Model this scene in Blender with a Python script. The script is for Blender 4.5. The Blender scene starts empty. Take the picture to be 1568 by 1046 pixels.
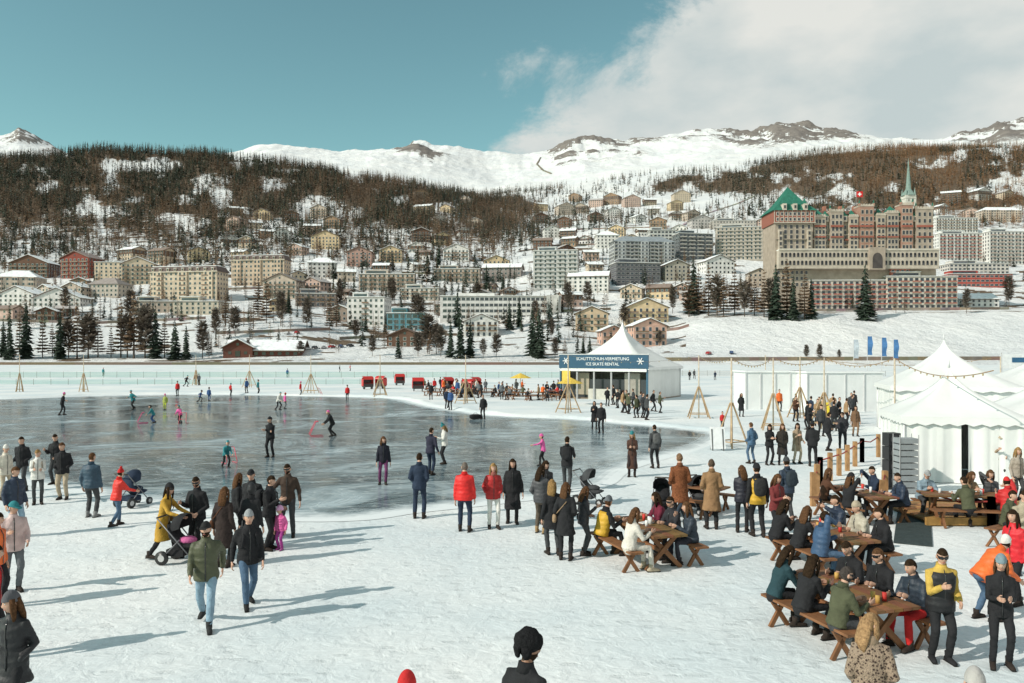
import bpy, math, random
import numpy as np
from mathutils import Vector
random.seed(7); rng=np.random.default_rng(7)
# ---- survey constants: eye height (m), focal length, used to convert surveyed bearings into metres on the ground
F=1220.; CX=784.; VH=542.; H=4.5
def gx(u,v):
    d=F*H/(v-VH); return ((u-CX)/F*d, d)
scene=bpy.context.scene
C=scene.collection

# ------------------------------------------------------------------ mesh builder
class MB:
    def __init__(s): s.v=[];s.li=[];s.lc=[];s.m=[];s.c=[];s.s=[];s.n=0
    def raw(s,v,li,lc,mat=0,col=(1,1,1),sm=False):
        v=np.asarray(v,float).reshape(-1,3); li=np.asarray(li)+s.n; lc=np.asarray(lc)
        s.v.append(v); s.li.append(li); s.lc.append(lc); k=len(lc)
        s.m.append(np.full(k,mat)); c=np.asarray(col,float)
        if c.ndim==1: c=np.tile(c[:3],(k,1))
        s.c.append(c); s.s.append(np.full(k,sm)); s.n+=len(v)
    def add(s,v,f,mat=0,col=(1,1,1),sm=False):
        if isinstance(f,np.ndarray): li=f.ravel(); lc=np.full(len(f),f.shape[1])
        else: li=np.array([i for q in f for i in q]); lc=np.array([len(q) for q in f])
        s.raw(v,li,lc,mat,col,sm)
    def box(s,cx,cy,cz,sx,sy,sz,mat=0,col=(1,1,1),rz=0.):
        a=np.array([[-1,-1,-1],[1,-1,-1],[1,1,-1],[-1,1,-1],[-1,-1,1],[1,-1,1],[1,1,1],[-1,1,1]])*.5*np.array([sx,sy,sz])
        if rz:
            c_,s_=math.cos(rz),math.sin(rz); a=np.stack([a[:,0]*c_-a[:,1]*s_,a[:,0]*s_+a[:,1]*c_,a[:,2]],1)
        s.add(a+np.array([cx,cy,cz]),BOXF,mat,col)
    def beam(s,p,q,w,h=None,mat=0,col=(1,1,1)):
        h=h or w; v,f=tube([p,q],[(w/2*1.414,h/2*1.414)]*2,4,side=None,rot=math.pi/4); s.add(v,f,mat,col)
    def cyl(s,p,q,r,r2=None,n=8,mat=0,col=(1,1,1),sm=True):
        r2=r if r2 is None else r2
        v,f=tube([p,q],[(r,r),(r2,r2)],n); s.add(v,f,mat,col,sm)
    def build(s,name,mats,loc=(0,0,0),rz=0.,sc=1.,parent=None):
        me=mesh_only(s,name,mats)
        return objm(me,name,loc,rz,sc,parent)
def mesh_only(s,name,mats):
    v=np.concatenate(s.v); li=np.concatenate(s.li).astype(np.int32); lc=np.concatenate(s.lc).astype(np.int32)
    me=bpy.data.meshes.new(name)
    me.vertices.add(len(v)); me.vertices.foreach_set('co',v.astype(np.float32).ravel())
    me.loops.add(len(li)); me.loops.foreach_set('vertex_index',li)
    me.polygons.add(len(lc)); ls=np.concatenate([[0],np.cumsum(lc)[:-1]]).astype(np.int32)
    me.polygons.foreach_set('loop_start',ls)
    me.polygons.foreach_set('material_index',np.concatenate(s.m).astype(np.int32))
    me.polygons.foreach_set('use_smooth',np.concatenate(s.s).astype(bool))
    me.update(calc_edges=True)
    ca=me.color_attributes.new('Col','FLOAT_COLOR','CORNER')
    c=np.repeat(np.concatenate(s.c),lc,axis=0); c=np.concatenate([c,np.ones((len(c),1))],1)
    ca.data.foreach_set('color',c.astype(np.float32).ravel())
    for m in mats: me.materials.append(m)
    return me
def objm(me,name,loc=(0,0,0),rz=0.,sc=1.,parent=None):
    ob=bpy.data.objects.new(name,me); C.objects.link(ob)
    ob.location=loc; ob.rotation_euler=(0,0,rz); ob.scale=(sc,sc,sc) if not isinstance(sc,tuple) else sc
    if parent: ob.parent=parent
    return ob
BOXF=np.array([[0,3,2,1],[4,5,6,7],[0,1,5,4],[1,2,6,5],[2,3,7,6],[3,0,4,7]])

def tube(pts,rads,n=10,side=None,rot=0.,rnd=False):
    P=[np.array(p,float) for p in pts]; R=list(rads)
    if rnd:
        t0=P[0]-P[1]; t0/=np.linalg.norm(t0)+1e-9; t1=P[-1]-P[-2]; t1/=np.linalg.norm(t1)+1e-9
        r0=R[0]; r1=R[-1]
        P=[P[0]+t0*min(r0)*.55]+P+[P[-1]+t1*min(r1)*.55]; R=[(r0[0]*.55,r0[1]*.55)]+R+[(r1[0]*.55,r1[1]*.55)]
    m=len(P); V=[]; prev=None
    ang=np.arange(n)/n*2*math.pi+rot
    for i in range(m):
        t=P[min(i+1,m-1)]-P[max(i-1,0)]; t/=np.linalg.norm(t)+1e-9
        if side is not None: s_=np.array(side,float)
        elif prev is not None: s_=prev
        else: s_=np.array([1.,0,0]) if abs(t[0])<.8 else np.array([0,1.,0])
        s_=s_-t*np.dot(s_,t); s_/=np.linalg.norm(s_)+1e-9; prev=s_
        b=np.cross(t,s_)
        V.append(P[i]+np.outer(np.cos(ang)*R[i][0],s_)+np.outer(np.sin(ang)*R[i][1],b))
    V=np.concatenate(V); f=[]
    for i in range(m-1):
        for j in range(n):
            k=(j+1)%n; f.append((i*n+j,i*n+k,(i+1)*n+k,(i+1)*n+j))
    f.append(tuple(range(n-1,-1,-1))); f.append(tuple(range((m-1)*n,m*n)))
    return V,f
def sgrid(nu=16,nv=12):
    ph=np.linspace(.06,math.pi-.06,nv); th=np.arange(nu)/nu*2*math.pi
    D=np.array([[math.sin(p)*math.cos(t),math.sin(p)*math.sin(t),math.cos(p)] for p in ph for t in th])
    f=[]
    for i in range(nv-1):
        for j in range(nu):
            k=(j+1)%nu; f.append((i*nu+j,(i+1)*nu+j,(i+1)*nu+k,i*nu+k))
    f.append(tuple(range(nu))); f.append(tuple(range((nv-1)*nu,nv*nu))[::-1])
    return D,f
SG_lo=sgrid(12,8); SG_hi=sgrid(24,20)
def ball(c,r,e=1.,g=None):
    D,f=g or SG_lo
    Q=np.sign(D)*np.abs(D)**e
    return Q*np.array(r)+np.array(c),f

# ------------------------------------------------------------------ noise
def h2(x,y,s): 
    r=np.sin(x*127.1+y*311.7+s*74.7)*43758.5453; return r-np.floor(r)
def vn(x,y,s=0):
    xi=np.floor(x); yi=np.floor(y); fx=x-xi; fy=y-yi; fx=fx*fx*(3-2*fx); fy=fy*fy*(3-2*fy)
    return (h2(xi,yi,s)*(1-fx)+h2(xi+1,yi,s)*fx)*(1-fy)+(h2(xi,yi+1,s)*(1-fx)+h2(xi+1,yi+1,s)*fx)*fy
def fbm(x,y,o=4,s=0):
    r=0;a=.5
    for i in range(o): r=r+a*(vn(x,y,s+i)-.5)*2; x=x*2.03+3.1; y=y*2.03+1.7; a*=.5
    return r
def ridged(x,y,o=4,s=0):
    r=0;a=.5
    for i in range(o): r=r+a*(1-np.abs(vn(x,y,s+i)-.5)*4); x=x*2.1+3.1; y=y*2.1+1.7; a*=.5
    return r

# ------------------------------------------------------------------ materials
def newmat(name):
    m=bpy.data.materials.new(name); m.use_nodes=True; nt=m.node_tree; b=nt.nodes['Principled BSDF']; return m,nt,b
def N(nt,t,**k):
    n=nt.nodes.new(t)
    for a,v in k.items():
        if a in n.bl_rna.properties.keys(): setattr(n,a,v)
    return n
def attrmat(name,rough=.7,spec=.5,nscale=8.,namt=.25,bump=.3,bscale=20.,bdist=.01,metal=0.,coord='Object',sheen=0.,bands=None,detail=3.):
    m,nt,b=newmat(name); L=nt.links.new
    at=N(nt,'ShaderNodeAttribute'); at.attribute_name='Col'
    tc=N(nt,'ShaderNodeTexCoord')
    no=N(nt,'ShaderNodeTexNoise'); no.inputs['Scale'].default_value=nscale; no.inputs['Detail'].default_value=detail
    L(tc.outputs[coord],no.inputs['Vector'])
    mr=N(nt,'ShaderNodeMapRange'); mr.inputs[1].default_value=.25; mr.inputs[2].default_value=.75; mr.inputs[3].default_value=1-namt; mr.inputs[4].default_value=1+namt
    L(no.outputs['Fac'],mr.inputs[0])
    vm=N(nt,'ShaderNodeVectorMath'); vm.operation='MULTIPLY'; L(at.outputs['Color'],vm.inputs[0]); L(mr.outputs[0],vm.inputs[1])
    L(vm.outputs[0],b.inputs['Base Color'])
    b.inputs['Roughness'].default_value=rough; b.inputs['Metallic'].default_value=metal
    b.inputs['Specular IOR Level'].default_value=spec
    if bump:
        n2=N(nt,'ShaderNodeTexNoise'); n2.inputs['Scale'].default_value=bscale; n2.inputs['Detail'].default_value=4
        L(tc.outputs[coord],n2.inputs['Vector'])
        bp=N(nt,'ShaderNodeBump'); bp.inputs['Strength'].default_value=bump; bp.inputs['Distance'].default_value=bdist
        hsrc=n2.outputs['Fac']
        if bands:
            w=N(nt,'ShaderNodeTexWave'); w.bands_direction='Z'; w.inputs['Scale'].default_value=bands; w.inputs['Distortion'].default_value=1.6
            L(tc.outputs[coord],w.inputs['Vector'])
            ad=N(nt,'ShaderNodeMath'); ad.operation='MULTIPLY_ADD'; L(w.outputs['Fac'],ad.inputs[0]); ad.inputs[1].default_value=.4; L(n2.outputs['Fac'],ad.inputs[2]); hsrc=ad.outputs[0]
        L(hsrc,bp.inputs['Height']); L(bp.outputs[0],b.inputs['Normal'])
    return m
M_fab=attrmat('woven_fabric',.85,.25,6,.22,.9,9,.035)
M_puf=attrmat('quilted_puffer',.55,.35,6,.18,.7,11,.022,bands=3.0)
M_skin=attrmat('skin',.5,.4,10,.06,.1,60,.003)
M_glo=attrmat('gloss_black',.15,.6,6,.05,0)
M_fur=attrmat('fur',.95,.1,30,.45,1.,60,.02)
PM=[M_fab,M_puf,M_skin,M_glo,M_fur]
M_wood=attrmat('timber',.65,.3,5,.3,.4,25,.005)
M_foli=attrmat('foliage',.8,.2,1.5,.25,0)
M_wall=attrmat('render_wall',.85,.2,.35,.2,.2,3,.02)
M_roof=attrmat('roof_cover',.8,.2,.5,.22,.3,2,.05)
M_glass=attrmat('window_glass',.12,.7,.4,.5,0)
M_tent=attrmat('tent_canvas',.45,.4,.8,.06,.3,2.2,.06)
M_metal=attrmat('painted_metal',.35,.5,4,.08,0)
M_plas=attrmat('plastic',.4,.5,4,.12,0)
# leopard
M_leo,nt,b=newmat('leopard_fur'); L=nt.links.new
tc=N(nt,'ShaderNodeTexCoord'); vo=N(nt,'ShaderNodeTexVoronoi'); vo.inputs['Scale'].default_value=30; L(tc.outputs['Object'],vo.inputs['Vector'])
cr=N(nt,'ShaderNodeValToRGB'); cr.color_ramp.elements[0].position=.25; cr.color_ramp.elements[0].color=(.04,.022,.015,1); cr.color_ramp.elements[1].position=.5; cr.color_ramp.elements[1].color=(.34,.25,.18,1)
L(vo.outputs['Distance'],cr.inputs[0]); L(cr.outputs[0],b.inputs['Base Color']); b.inputs['Roughness'].default_value=.95
no=N(nt,'ShaderNodeTexNoise'); no.inputs['Scale'].default_value=70; bp=N(nt,'ShaderNodeBump'); bp.inputs['Strength'].default_value=1; bp.inputs['Distance'].default_value=.03
L(tc.outputs['Object'],no.inputs['Vector']); L(no.outputs['Fac'],bp.inputs['Height']); L(bp.outputs[0],b.inputs['Normal'])
PM.append(M_leo)
# snow
def snowmat(name,coarse=1.):
    m,nt,b=newmat(name); L=nt.links.new
    tc=N(nt,'ShaderNodeTexCoord')
    n1=N(nt,'ShaderNodeTexNoise'); n1.inputs['Scale'].default_value=.16; n1.inputs['Detail'].default_value=7; L(tc.outputs['Object'],n1.inputs['Vector'])
    cr=N(nt,'ShaderNodeValToRGB'); e=cr.color_ramp.elements; e[0].position=.32; e[0].color=(.62,.69,.71,1); e[1].position=.62; e[1].color=(.81,.82,.805,1)
    L(n1.outputs['Fac'],cr.inputs[0])
    n4=N(nt,'ShaderNodeTexNoise'); n4.inputs['Scale'].default_value=7; n4.inputs['Detail'].default_value=9; n4.inputs['Roughness'].default_value=.7; L(tc.outputs['Object'],n4.inputs['Vector'])
    mr=N(nt,'ShaderNodeMapRange'); mr.inputs[1].default_value=.35; mr.inputs[2].default_value=.65; mr.inputs[3].default_value=.9; mr.inputs[4].default_value=1.03; L(n4.outputs['Fac'],mr.inputs[0])
    vm=N(nt,'ShaderNodeVectorMath'); vm.operation='MULTIPLY'; L(cr.outputs[0],vm.inputs[0]); L(mr.outputs[0],vm.inputs[1])
    # footprints: small elongated pits, denser where people walk
    prev=None
    for (sc,rot,sx) in ((2.6,.5,.55),(3.1,2.0,.5)):
        mp=N(nt,'ShaderNodeMapping'); mp.inputs['Rotation'].default_value=(0,0,rot); mp.inputs['Scale'].default_value=(sx,1.,1.); L(tc.outputs['Object'],mp.inputs[0])
        vo=N(nt,'ShaderNodeTexVoronoi'); vo.inputs['Scale'].default_value=sc; L(mp.outputs[0],vo.inputs['Vector'])
        q=N(nt,'ShaderNodeMapRange'); q.interpolation_type='SMOOTHSTEP'; q.inputs[1].default_value=.12; q.inputs[2].default_value=.24; q.inputs[3].default_value=1; q.inputs[4].default_value=0; L(vo.outputs['Distance'],q.inputs[0])
        if prev is None: prev=q.outputs[0]
        else:
            x_=N(nt,'ShaderNodeMath'); x_.operation='MAXIMUM'; L(prev,x_.inputs[0]); L(q.outputs[0],x_.inputs[1]); prev=x_.outputs[0]
    ar=N(nt,'ShaderNodeMapRange'); ar.inputs[1].default_value=.42; ar.inputs[2].default_value=.62; L(n4.outputs['Fac'],ar.inputs[0])
    pit=N(nt,'ShaderNodeMath'); pit.operation='MULTIPLY'; L(prev,pit.inputs[0]); L(ar.outputs[0],pit.inputs[1])
    cm=N(nt,'ShaderNodeMapRange'); cm.inputs[3].default_value=1.; cm.inputs[4].default_value=.93; L(pit.outputs[0],cm.inputs[0])
    vm2=N(nt,'ShaderNodeVectorMath'); vm2.operation='MULTIPLY'; L(vm.outputs[0],vm2.inputs[0]); L(cm.outputs[0],vm2.inputs[1]); L(vm2.outputs[0],b.inputs['Base Color'])
    b.inputs['Roughness'].default_value=.75; b.inputs['Specular IOR Level'].default_value=.25
    n2=N(nt,'ShaderNodeTexNoise'); n2.inputs['Scale'].default_value=3.4; n2.inputs['Detail'].default_value=9; n2.inputs['Roughness'].default_value=.62; n2.inputs['Distortion'].default_value=.6; L(tc.outputs['Object'],n2.inputs['Vector'])
    n3=N(nt,'ShaderNodeTexNoise'); n3.inputs['Scale'].default_value=.7; n3.inputs['Detail'].default_value=4; L(tc.outputs['Object'],n3.inputs['Vector'])
    ad=N(nt,'ShaderNodeMath'); ad.operation='MULTIPLY_ADD'; L(n3.outputs['Fac'],ad.inputs[0]); ad.inputs[1].default_value=1.3; L(n2.outputs['Fac'],ad.inputs[2])
    ad2=N(nt,'ShaderNodeMath'); ad2.operation='MULTIPLY_ADD'; L(pit.outputs[0],ad2.inputs[0]); ad2.inputs[1].default_value=-.35; L(ad.outputs[0],ad2.inputs[2])
    bp=N(nt,'ShaderNodeBump'); bp.inputs['Strength'].default_value=.55; bp.inputs['Distance'].default_value=.085*coarse
    L(ad2.outputs[0],bp.inputs['Height']); L(bp.outputs[0],b.inputs['Normal'])
    return m
M_snow=snowmat('trampled_snow')
# ice
M_ice,nt,b=newmat('rink_ice'); L=nt.links.new
tc=N(nt,'ShaderNodeTexCoord')
n1=N(nt,'ShaderNodeTexNoise'); n1.inputs['Scale'].default_value=.16; n1.inputs['Detail'].default_value=11; n1.inputs['Roughness'].default_value=.72; n1.inputs['Distortion'].default_value=1.1; L(tc.outputs['Object'],n1.inputs['Vector'])
cr=N(nt,'ShaderNodeValToRGB'); e=cr.color_ramp.elements; e[0].position=.38; e[0].color=(.05,.085,.105,1); e[1].position=.66; e[1].color=(.46,.54,.57,1); x_=e.new(.5); x_.color=(.11,.165,.19,1)
L(n1.outputs['Fac'],cr.inputs[0])
sc_prev=None
for k,(s,rot) in enumerate([(1.3,0.3),(2.1,1.4),(.8,2.2),(1.7,2.9)]):
    mp=N(nt,'ShaderNodeMapping'); mp.inputs['Rotation'].default_value=(0,0,rot); mp.inputs['Scale'].default_value=(.25,1.2,1); L(tc.outputs['Object'],mp.inputs[0])
    q=N(nt,'ShaderNodeTexNoise'); q.inputs['Scale'].default_value=s; q.inputs['Detail'].default_value=1.5; L(mp.outputs[0],q.inputs['Vector'])
    a1=N(nt,'ShaderNodeMath'); a1.operation='SUBTRACT'; L(q.outputs['Fac'],a1.inputs[0]); a1.inputs[1].default_value=.5
    a2=N(nt,'ShaderNodeMath'); a2.operation='ABSOLUTE'; L(a1.outputs[0],a2.inputs[0])
    a3=N(nt,'ShaderNodeMapRange'); a3.inputs[1].default_value=0; a3.inputs[2].default_value=.013; a3.inputs[3].default_value=.6; a3.inputs[4].default_value=0; L(a2.outputs[0],a3.inputs[0])
    if sc_prev is None: sc_prev=a3.outputs[0]
    else:
        mx=N(nt,'ShaderNodeMath'); mx.operation='MAXIMUM'; L(sc_prev,mx.inputs[0]); L(a3.outputs[0],mx.inputs[1]); sc_prev=mx.outputs[0]
mix=N(nt,'ShaderNodeMix'); mix.data_type='RGBA'; L(sc_prev,mix.inputs[0]); L(cr.outputs[0],mix.inputs[6]); mix.inputs[7].default_value=(.6,.66,.66,1)
at=N(nt,'ShaderNodeAttribute'); at.attribute_name='Col'; sp=N(nt,'ShaderNodeSeparateColor'); L(at.outputs['Color'],sp.inputs[0])
nd=N(nt,'ShaderNodeTexNoise'); nd.inputs['Scale'].default_value=.9; nd.inputs['Detail'].default_value=8; nd.inputs['Roughness'].default_value=.65; L(tc.outputs['Object'],nd.inputs['Vector'])
ad=N(nt,'ShaderNodeMath'); ad.operation='ADD'; L(nd.outputs['Fac'],ad.inputs[0]); L(sp.outputs[0],ad.inputs[1])
dm=N(nt,'ShaderNodeMapRange'); dm.inputs[1].default_value=.78; dm.inputs[2].default_value=1.25; dm.inputs[3].default_value=0; dm.inputs[4].default_value=1; L(ad.outputs[0],dm.inputs[0])
mix2=N(nt,'ShaderNodeMix'); mix2.data_type='RGBA'; L(dm.outputs[0],mix2.inputs[0]); L(mix.outputs[2],mix2.inputs[6]); mix2.inputs[7].default_value=(.76,.79,.79,1)
L(mix2.outputs[2],b.inputs['Base Color'])
mr=N(nt,'ShaderNodeMapRange'); mr.inputs[1].default_value=.38; mr.inputs[2].default_value=.66; mr.inputs[3].default_value=.07; mr.inputs[4].default_value=.30; L(n1.outputs['Fac'],mr.inputs[0])
mr2=N(nt,'ShaderNodeMath'); mr2.operation='MULTIPLY_ADD'; L(dm.outputs[0],mr2.inputs[0]); mr2.inputs[1].default_value=.6; L(mr.outputs[0],mr2.inputs[2]); L(mr2.outputs[0],b.inputs['Roughness'])
b.inputs['IOR'].default_value=1.45
n2=N(nt,'ShaderNodeTexNoise'); n2.inputs['Scale'].default_value=2.5; n2.inputs['Detail'].default_value=5; L(tc.outputs['Object'],n2.inputs['Vector'])
bp=N(nt,'ShaderNodeBump'); bp.inputs['Strength'].default_value=.08; bp.inputs['Distance'].default_value=.02; L(n2.outputs['Fac'],bp.inputs['Height']); L(bp.outputs[0],b.inputs['Normal'])

# ------------------------------------------------------------------ terrain
S=[
(370,[(-300,546),(0,546),(300,548),(450,546),(600,543),(850,545),(1000,546),(1050,543),(1200,541),(1568,540)]),
(440,[(0,505),(200,510),(300,502),(450,500),(520,515),(600,520),(700,520),(800,515),(850,510),(950,518),(1030,508),(1080,490),(1200,482),(1568,478)]),
(520,[(0,462),(300,465),(450,470),(600,478),(750,480),(850,465),(950,468),(1050,468),(1200,470),(1568,470)]),
(620,[(0,430),(300,430),(450,428),(600,432),(750,440),(850,425),(950,425),(1050,420),(1200,425),(1568,435)]),
(800,[(0,385),(300,382),(450,375),(600,378),(750,385),(850,372),(950,368),(1050,365),(1200,370),(1568,385)]),
(1150,[(0,305),(300,305),(450,318),(600,325),(750,343),(850,343),(950,332),(1050,325),(1200,318),(1568,325)]),
(1550,[(-300,250),(0,247),(70,240),(150,231),(300,238),(400,246),(500,262),(600,281),(700,299),(760,313),(850,318),(950,304),(1050,296),(1200,278),(1350,262),(1568,262)]),
(2000,[(0,262),(150,255),(300,255),(450,262),(600,285),(700,300),(760,300),(850,290),(950,275),(1050,265),(1200,250),(1350,234),(1568,234)]),
(2900,[(0,240),(150,250),(300,245),(400,238),(500,240),(600,246),(700,262),(760,275),(820,262),(900,247),(1000,240),(1100,232),(1200,226),(1350,226),(1568,220)]),
(3700,[(-300,230),(-60,228),(0,214),(28,203),(60,220),(110,240),(250,245),(340,236),(400,225),(480,228),(560,234),(615,230),(640,216),(662,225),(700,226),(740,234),(800,239),(848,234),(875,216),(905,213),(960,218),(1000,214),(1050,208),(1110,205),(1150,209),(1190,195),(1230,197),(1260,208),(1330,212),(1400,214),(1450,210),(1500,202),(1540,193),(1568,189),(1800,193)]),
(5600,[(0,330),(1568,330)])]
NC=1400; A0,A1=-1.3,1.3
acol=np.linspace(A0,A1,NC); ucol=acol*F+CX
D=np.exp(np.linspace(math.log(331),math.log(6500),380)); D[0]=331
st_d=[331,338]; st_z=[np.full(NC,-.4),np.full(NC,0.15)]
for d,l in S:
    u,v=zip(*l); vv=np.interp(ucol,u,v)
    k=21 if d<3000 else (3 if d<5000 else 21)
    ker=np.hanning(k+2)[1:-1]; ker/=ker.sum(); vv=np.convolve(np.pad(vv,k//2,'edge'),ker,'valid')
    st_d.append(d); st_z.append(H+(VH-vv)*d/F)
st_d=np.array(st_d,float); st_z=np.array(st_z)
Z=np.zeros((len(D),NC))
for j in range(NC): Z[:,j]=np.interp(D,st_d,st_z[:,j])
for it in range(3): Z[3:-1]=(Z[2:-2]+Z[3:-1]*2+Z[4:])/4
X=acol[None,:]*D[:,None]; Y=np.repeat(D[:,None],NC,1)
amp=np.interp(D,[331,350,600,1100,1600,2500,3700,6500],[0,.5,2.2,8,13,32,46,48])[:,None]
Z+=amp*fbm(X/np.maximum(amp*6,30),Y/np.maximum(amp*6,30),5,3)*.55
UU=np.repeat(ucol[None,:],len(D),0)
m_far=np.clip((Y-2300)/1000,0,1)
rd=ridged(X/330,Y/330,6,11); rd2=ridged(X/110,Y/150,5,41)
rockarea=np.clip(1.2*np.exp(-((UU-1210)/80)**2)+np.exp(-((UU-890)/50)**2)+np.exp(-((UU-645)/40)**2)*.7+1.1*np.exp(-((UU-1560)/80)**2)+.3*np.exp(-((UU-30)/60)**2)+.30+.25*(UU>900)*(UU<1500),0,1.2)
Z+=m_far*(rd*36+rd2*18)*rockarea
gul=ridged(X/160,Y/260,4,31); Z+=np.clip((Y-1700)/900,0,1)*gul*11
def tz(x,y):
    a=x/y; ci=(a-A0)/(A1-A0)*(NC-1); ri=np.interp(y,D,np.arange(len(D)))
    c0=int(min(max(ci,0),NC-2)); r0=int(min(max(ri,0),len(D)-2)); fc=ci-c0; fr=ri-r0
    return (Z[r0,c0]*(1-fc)+Z[r0,c0+1]*fc)*(1-fr)+(Z[r0+1,c0]*(1-fc)+Z[r0+1,c0+1]*fc)*fr
def place(u,v):
    a=(u-CX)/F; ci=int(round((a-A0)/(A1-A0)*(NC-1)))
    vr=VH-(Z[:,ci]-H)*F/D
    idx=np.argmax(vr<=v)
    if idx==0: idx=1
    t=(vr[idx-1]-v)/(vr[idx-1]-vr[idx]+1e-9); d=D[idx-1]+(D[idx]-D[idx-1])*min(max(t,0),1)
    return a*d,d,tz(a*d,d)
def density(u,v,d):
    n=fbm(u/34.,v/18.,4,21); n2=fbm(u/130.,v/50.,3,5)
    left=(u<830)&(d<1640)
    dl=np.interp(d,[620,740,900,1100,1350,1560],[.05,.4,.7,.9,1.,1.])
    dl=dl*np.clip(1-np.clip((u-690)/140,0,1)*.45,0,1)
    for cu,cv,ru,rv,st in [(215,256,58,8,.9),(150,325,45,9,.8),(485,322,42,20,.85),(265,335,28,7,.7),(630,375,26,22,.8),(120,290,26,5,.4),(400,350,26,12,.6),(700,340,26,13,.6),(560,352,28,9,.5),(60,355,36,7,.5)]:
        dl=dl*(1-st*np.exp(-((u-cu)/ru)**2-((v-cv)/rv)**2))
    dl=dl*np.clip(1.05+n*1.8,0.06,1)
    line=np.interp(u,[700,750,850,950,1050,1130,1180,1250,1400,1568],[298,292,283,270,260,252,240,229,219,221])
    below=np.clip((v-line)/14,0,1)
    dr=below*np.interp(u,[740,830,1050,1150,1220],[.75,.7,.85,.95,1.])
    mead=np.exp(-((u-1030)/165)**4-((v-316)/20)**4); dr=dr*(1-.93*mead)
    dr=dr*np.clip(np.where(u>1150,1.1,.85)+n*1.8+n2*.6,0.03,1)*(d>950)
    dr=np.where((d<1150),dr*.55,dr)
    return np.where(left,dl,np.where(u>700,dr,0))
VV=VH-(Z-H)*F/D[:,None]
dens=density(UU,VV,Y)
gy=np.gradient(Z,axis=0)/np.gradient(D)[:,None]; gx_=np.gradient(Z,axis=1)/(D[:,None]*(A1-A0)/(NC-1))
slope=np.sqrt(gy**2+gx_**2)
rock=m_far*np.clip((rd+rd2*.8-.12)*1.5*(rockarea-.12)+ (slope-.5)*.8,0,1)*.8
rock=np.clip(rock*np.clip((VV<262)*1.,.1,1),0,1)
soil=np.clip(dens*.85-.12,0,.8)
bank=np.exp(-((Y-455)/12)**2)*np.clip(fbm(X/30,Y/6,3,9)*3,0,1)*(UU>1030)
low=np.clip(fbm(X/22,Y/9,4,14)*3-.5,0,1)*(Y<1000)*(Y>345)*.75
low=low*np.where((UU>1050)&(Y<450),.35,1.)
soil=np.clip(np.maximum(soil,np.maximum(bank,low)),0,1)
nr,nc=Z.shape
vv=np.stack([X,Y,Z],-1).reshape(-1,3)
i0=(np.arange(nr-1)[:,None]*nc+np.arange(nc-1)[None,:]).ravel()
ff=np.stack([i0,i0+1,i0+nc+1,i0+nc],1)
mb=MB(); fc_=lambda q:(q[:-1,:-1]).ravel()
cc=np.stack([fc_(rock),fc_(soil),np.zeros(len(i0))],1)
mb.add(vv,ff,0,cc,True)
M_ter,nt,b=newmat('alpine_terrain'); L=nt.links.new
at=N(nt,'ShaderNodeAttribute'); at.attribute_name='Col'; sp=N(nt,'ShaderNodeSeparateColor'); L(at.outputs['Color'],sp.inputs[0])
tc=N(nt,'ShaderNodeTexCoord')
def nz(sc,det=6,r=.6):
    q=N(nt,'ShaderNodeTexNoise'); q.inputs['Scale'].default_value=sc; q.inputs['Detail'].default_value=det; q.inputs['Roughness'].default_value=r; L(tc.outputs['Object'],q.inputs['Vector']); return q.outputs['Fac']
def sumclip(a,bn,k,wd=.14):
    q=N(nt,'ShaderNodeMath'); q.operation='ADD'; L(a,q.inputs[0]); L(bn,q.inputs[1])
    r=N(nt,'ShaderNodeMapRange'); r.inputs[1].default_value=k; r.inputs[2].default_value=k+wd; L(q.outputs[0],r.inputs[0]); return r.outputs[0]
snowc=N(nt,'ShaderNodeValToRGB'); e=snowc.color_ramp.elements; e[0].position=.3;e[0].color=(.68,.70,.71,1); e[1].position=.7; e[1].color=(.82,.81,.785,1); L(nz(.01,5),snowc.inputs[0])
m1=N(nt,'ShaderNodeMix'); m1.data_type='RGBA'; L(sumclip(sp.outputs[1],nz(.09,7,.7),.82),m1.inputs[0]); L(snowc.outputs[0],m1.inputs[6])
sc2=N(nt,'ShaderNodeValToRGB'); e=sc2.color_ramp.elements; e[0].color=(.07,.05,.035,1); e[1].color=(.22,.16,.11,1); L(nz(.2,4),sc2.inputs[0]); L(sc2.outputs[0],m1.inputs[7])
m2=N(nt,'ShaderNodeMix'); m2.data_type='RGBA'; L(sumclip(sp.outputs[0],nz(.045,10,.85),.86,.1),m2.inputs[0]); L(m1.outputs[2],m2.inputs[6])
rc=N(nt,'ShaderNodeValToRGB'); e=rc.color_ramp.elements; e[0].color=(.10,.09,.085,1); e[1].color=(.32,.28,.25,1); L(nz(.03,6),rc.inputs[0]); L(rc.outputs[0],m2.inputs[7])
L(m2.outputs[2],b.inputs['Base Color']); b.inputs['Roughness'].default_value=.85; b.inputs['Specular IOR Level'].default_value=.15
bp=N(nt,'ShaderNodeBump'); bp.inputs['Strength'].default_value=.9; bp.inputs['Distance'].default_value=11; L(nz(.02,10,.68),bp.inputs['Height']); L(bp.outputs[0],b.inputs['Normal'])
mb.build('mountain_terrain',[M_ter])

# ground sheet (frozen snow-covered lake)
mb=MB(); gxs=np.linspace(-1200,1200,41); gys=np.concatenate([np.linspace(-300,0,7),np.linspace(10,334,40)])
gv=np.array([[x,y,0.] for y in gys for x in gxs]); n_=len(gxs)
i0=(np.arange(len(gys)-1)[:,None]*n_+np.arange(n_-1)[None,:]).ravel()
mb.add(gv,np.stack([i0,i0+1,i0+n_+1,i0+n_],1),0,(1,1,1),True)
mb.build('snow_ground',[M_snow])

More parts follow.
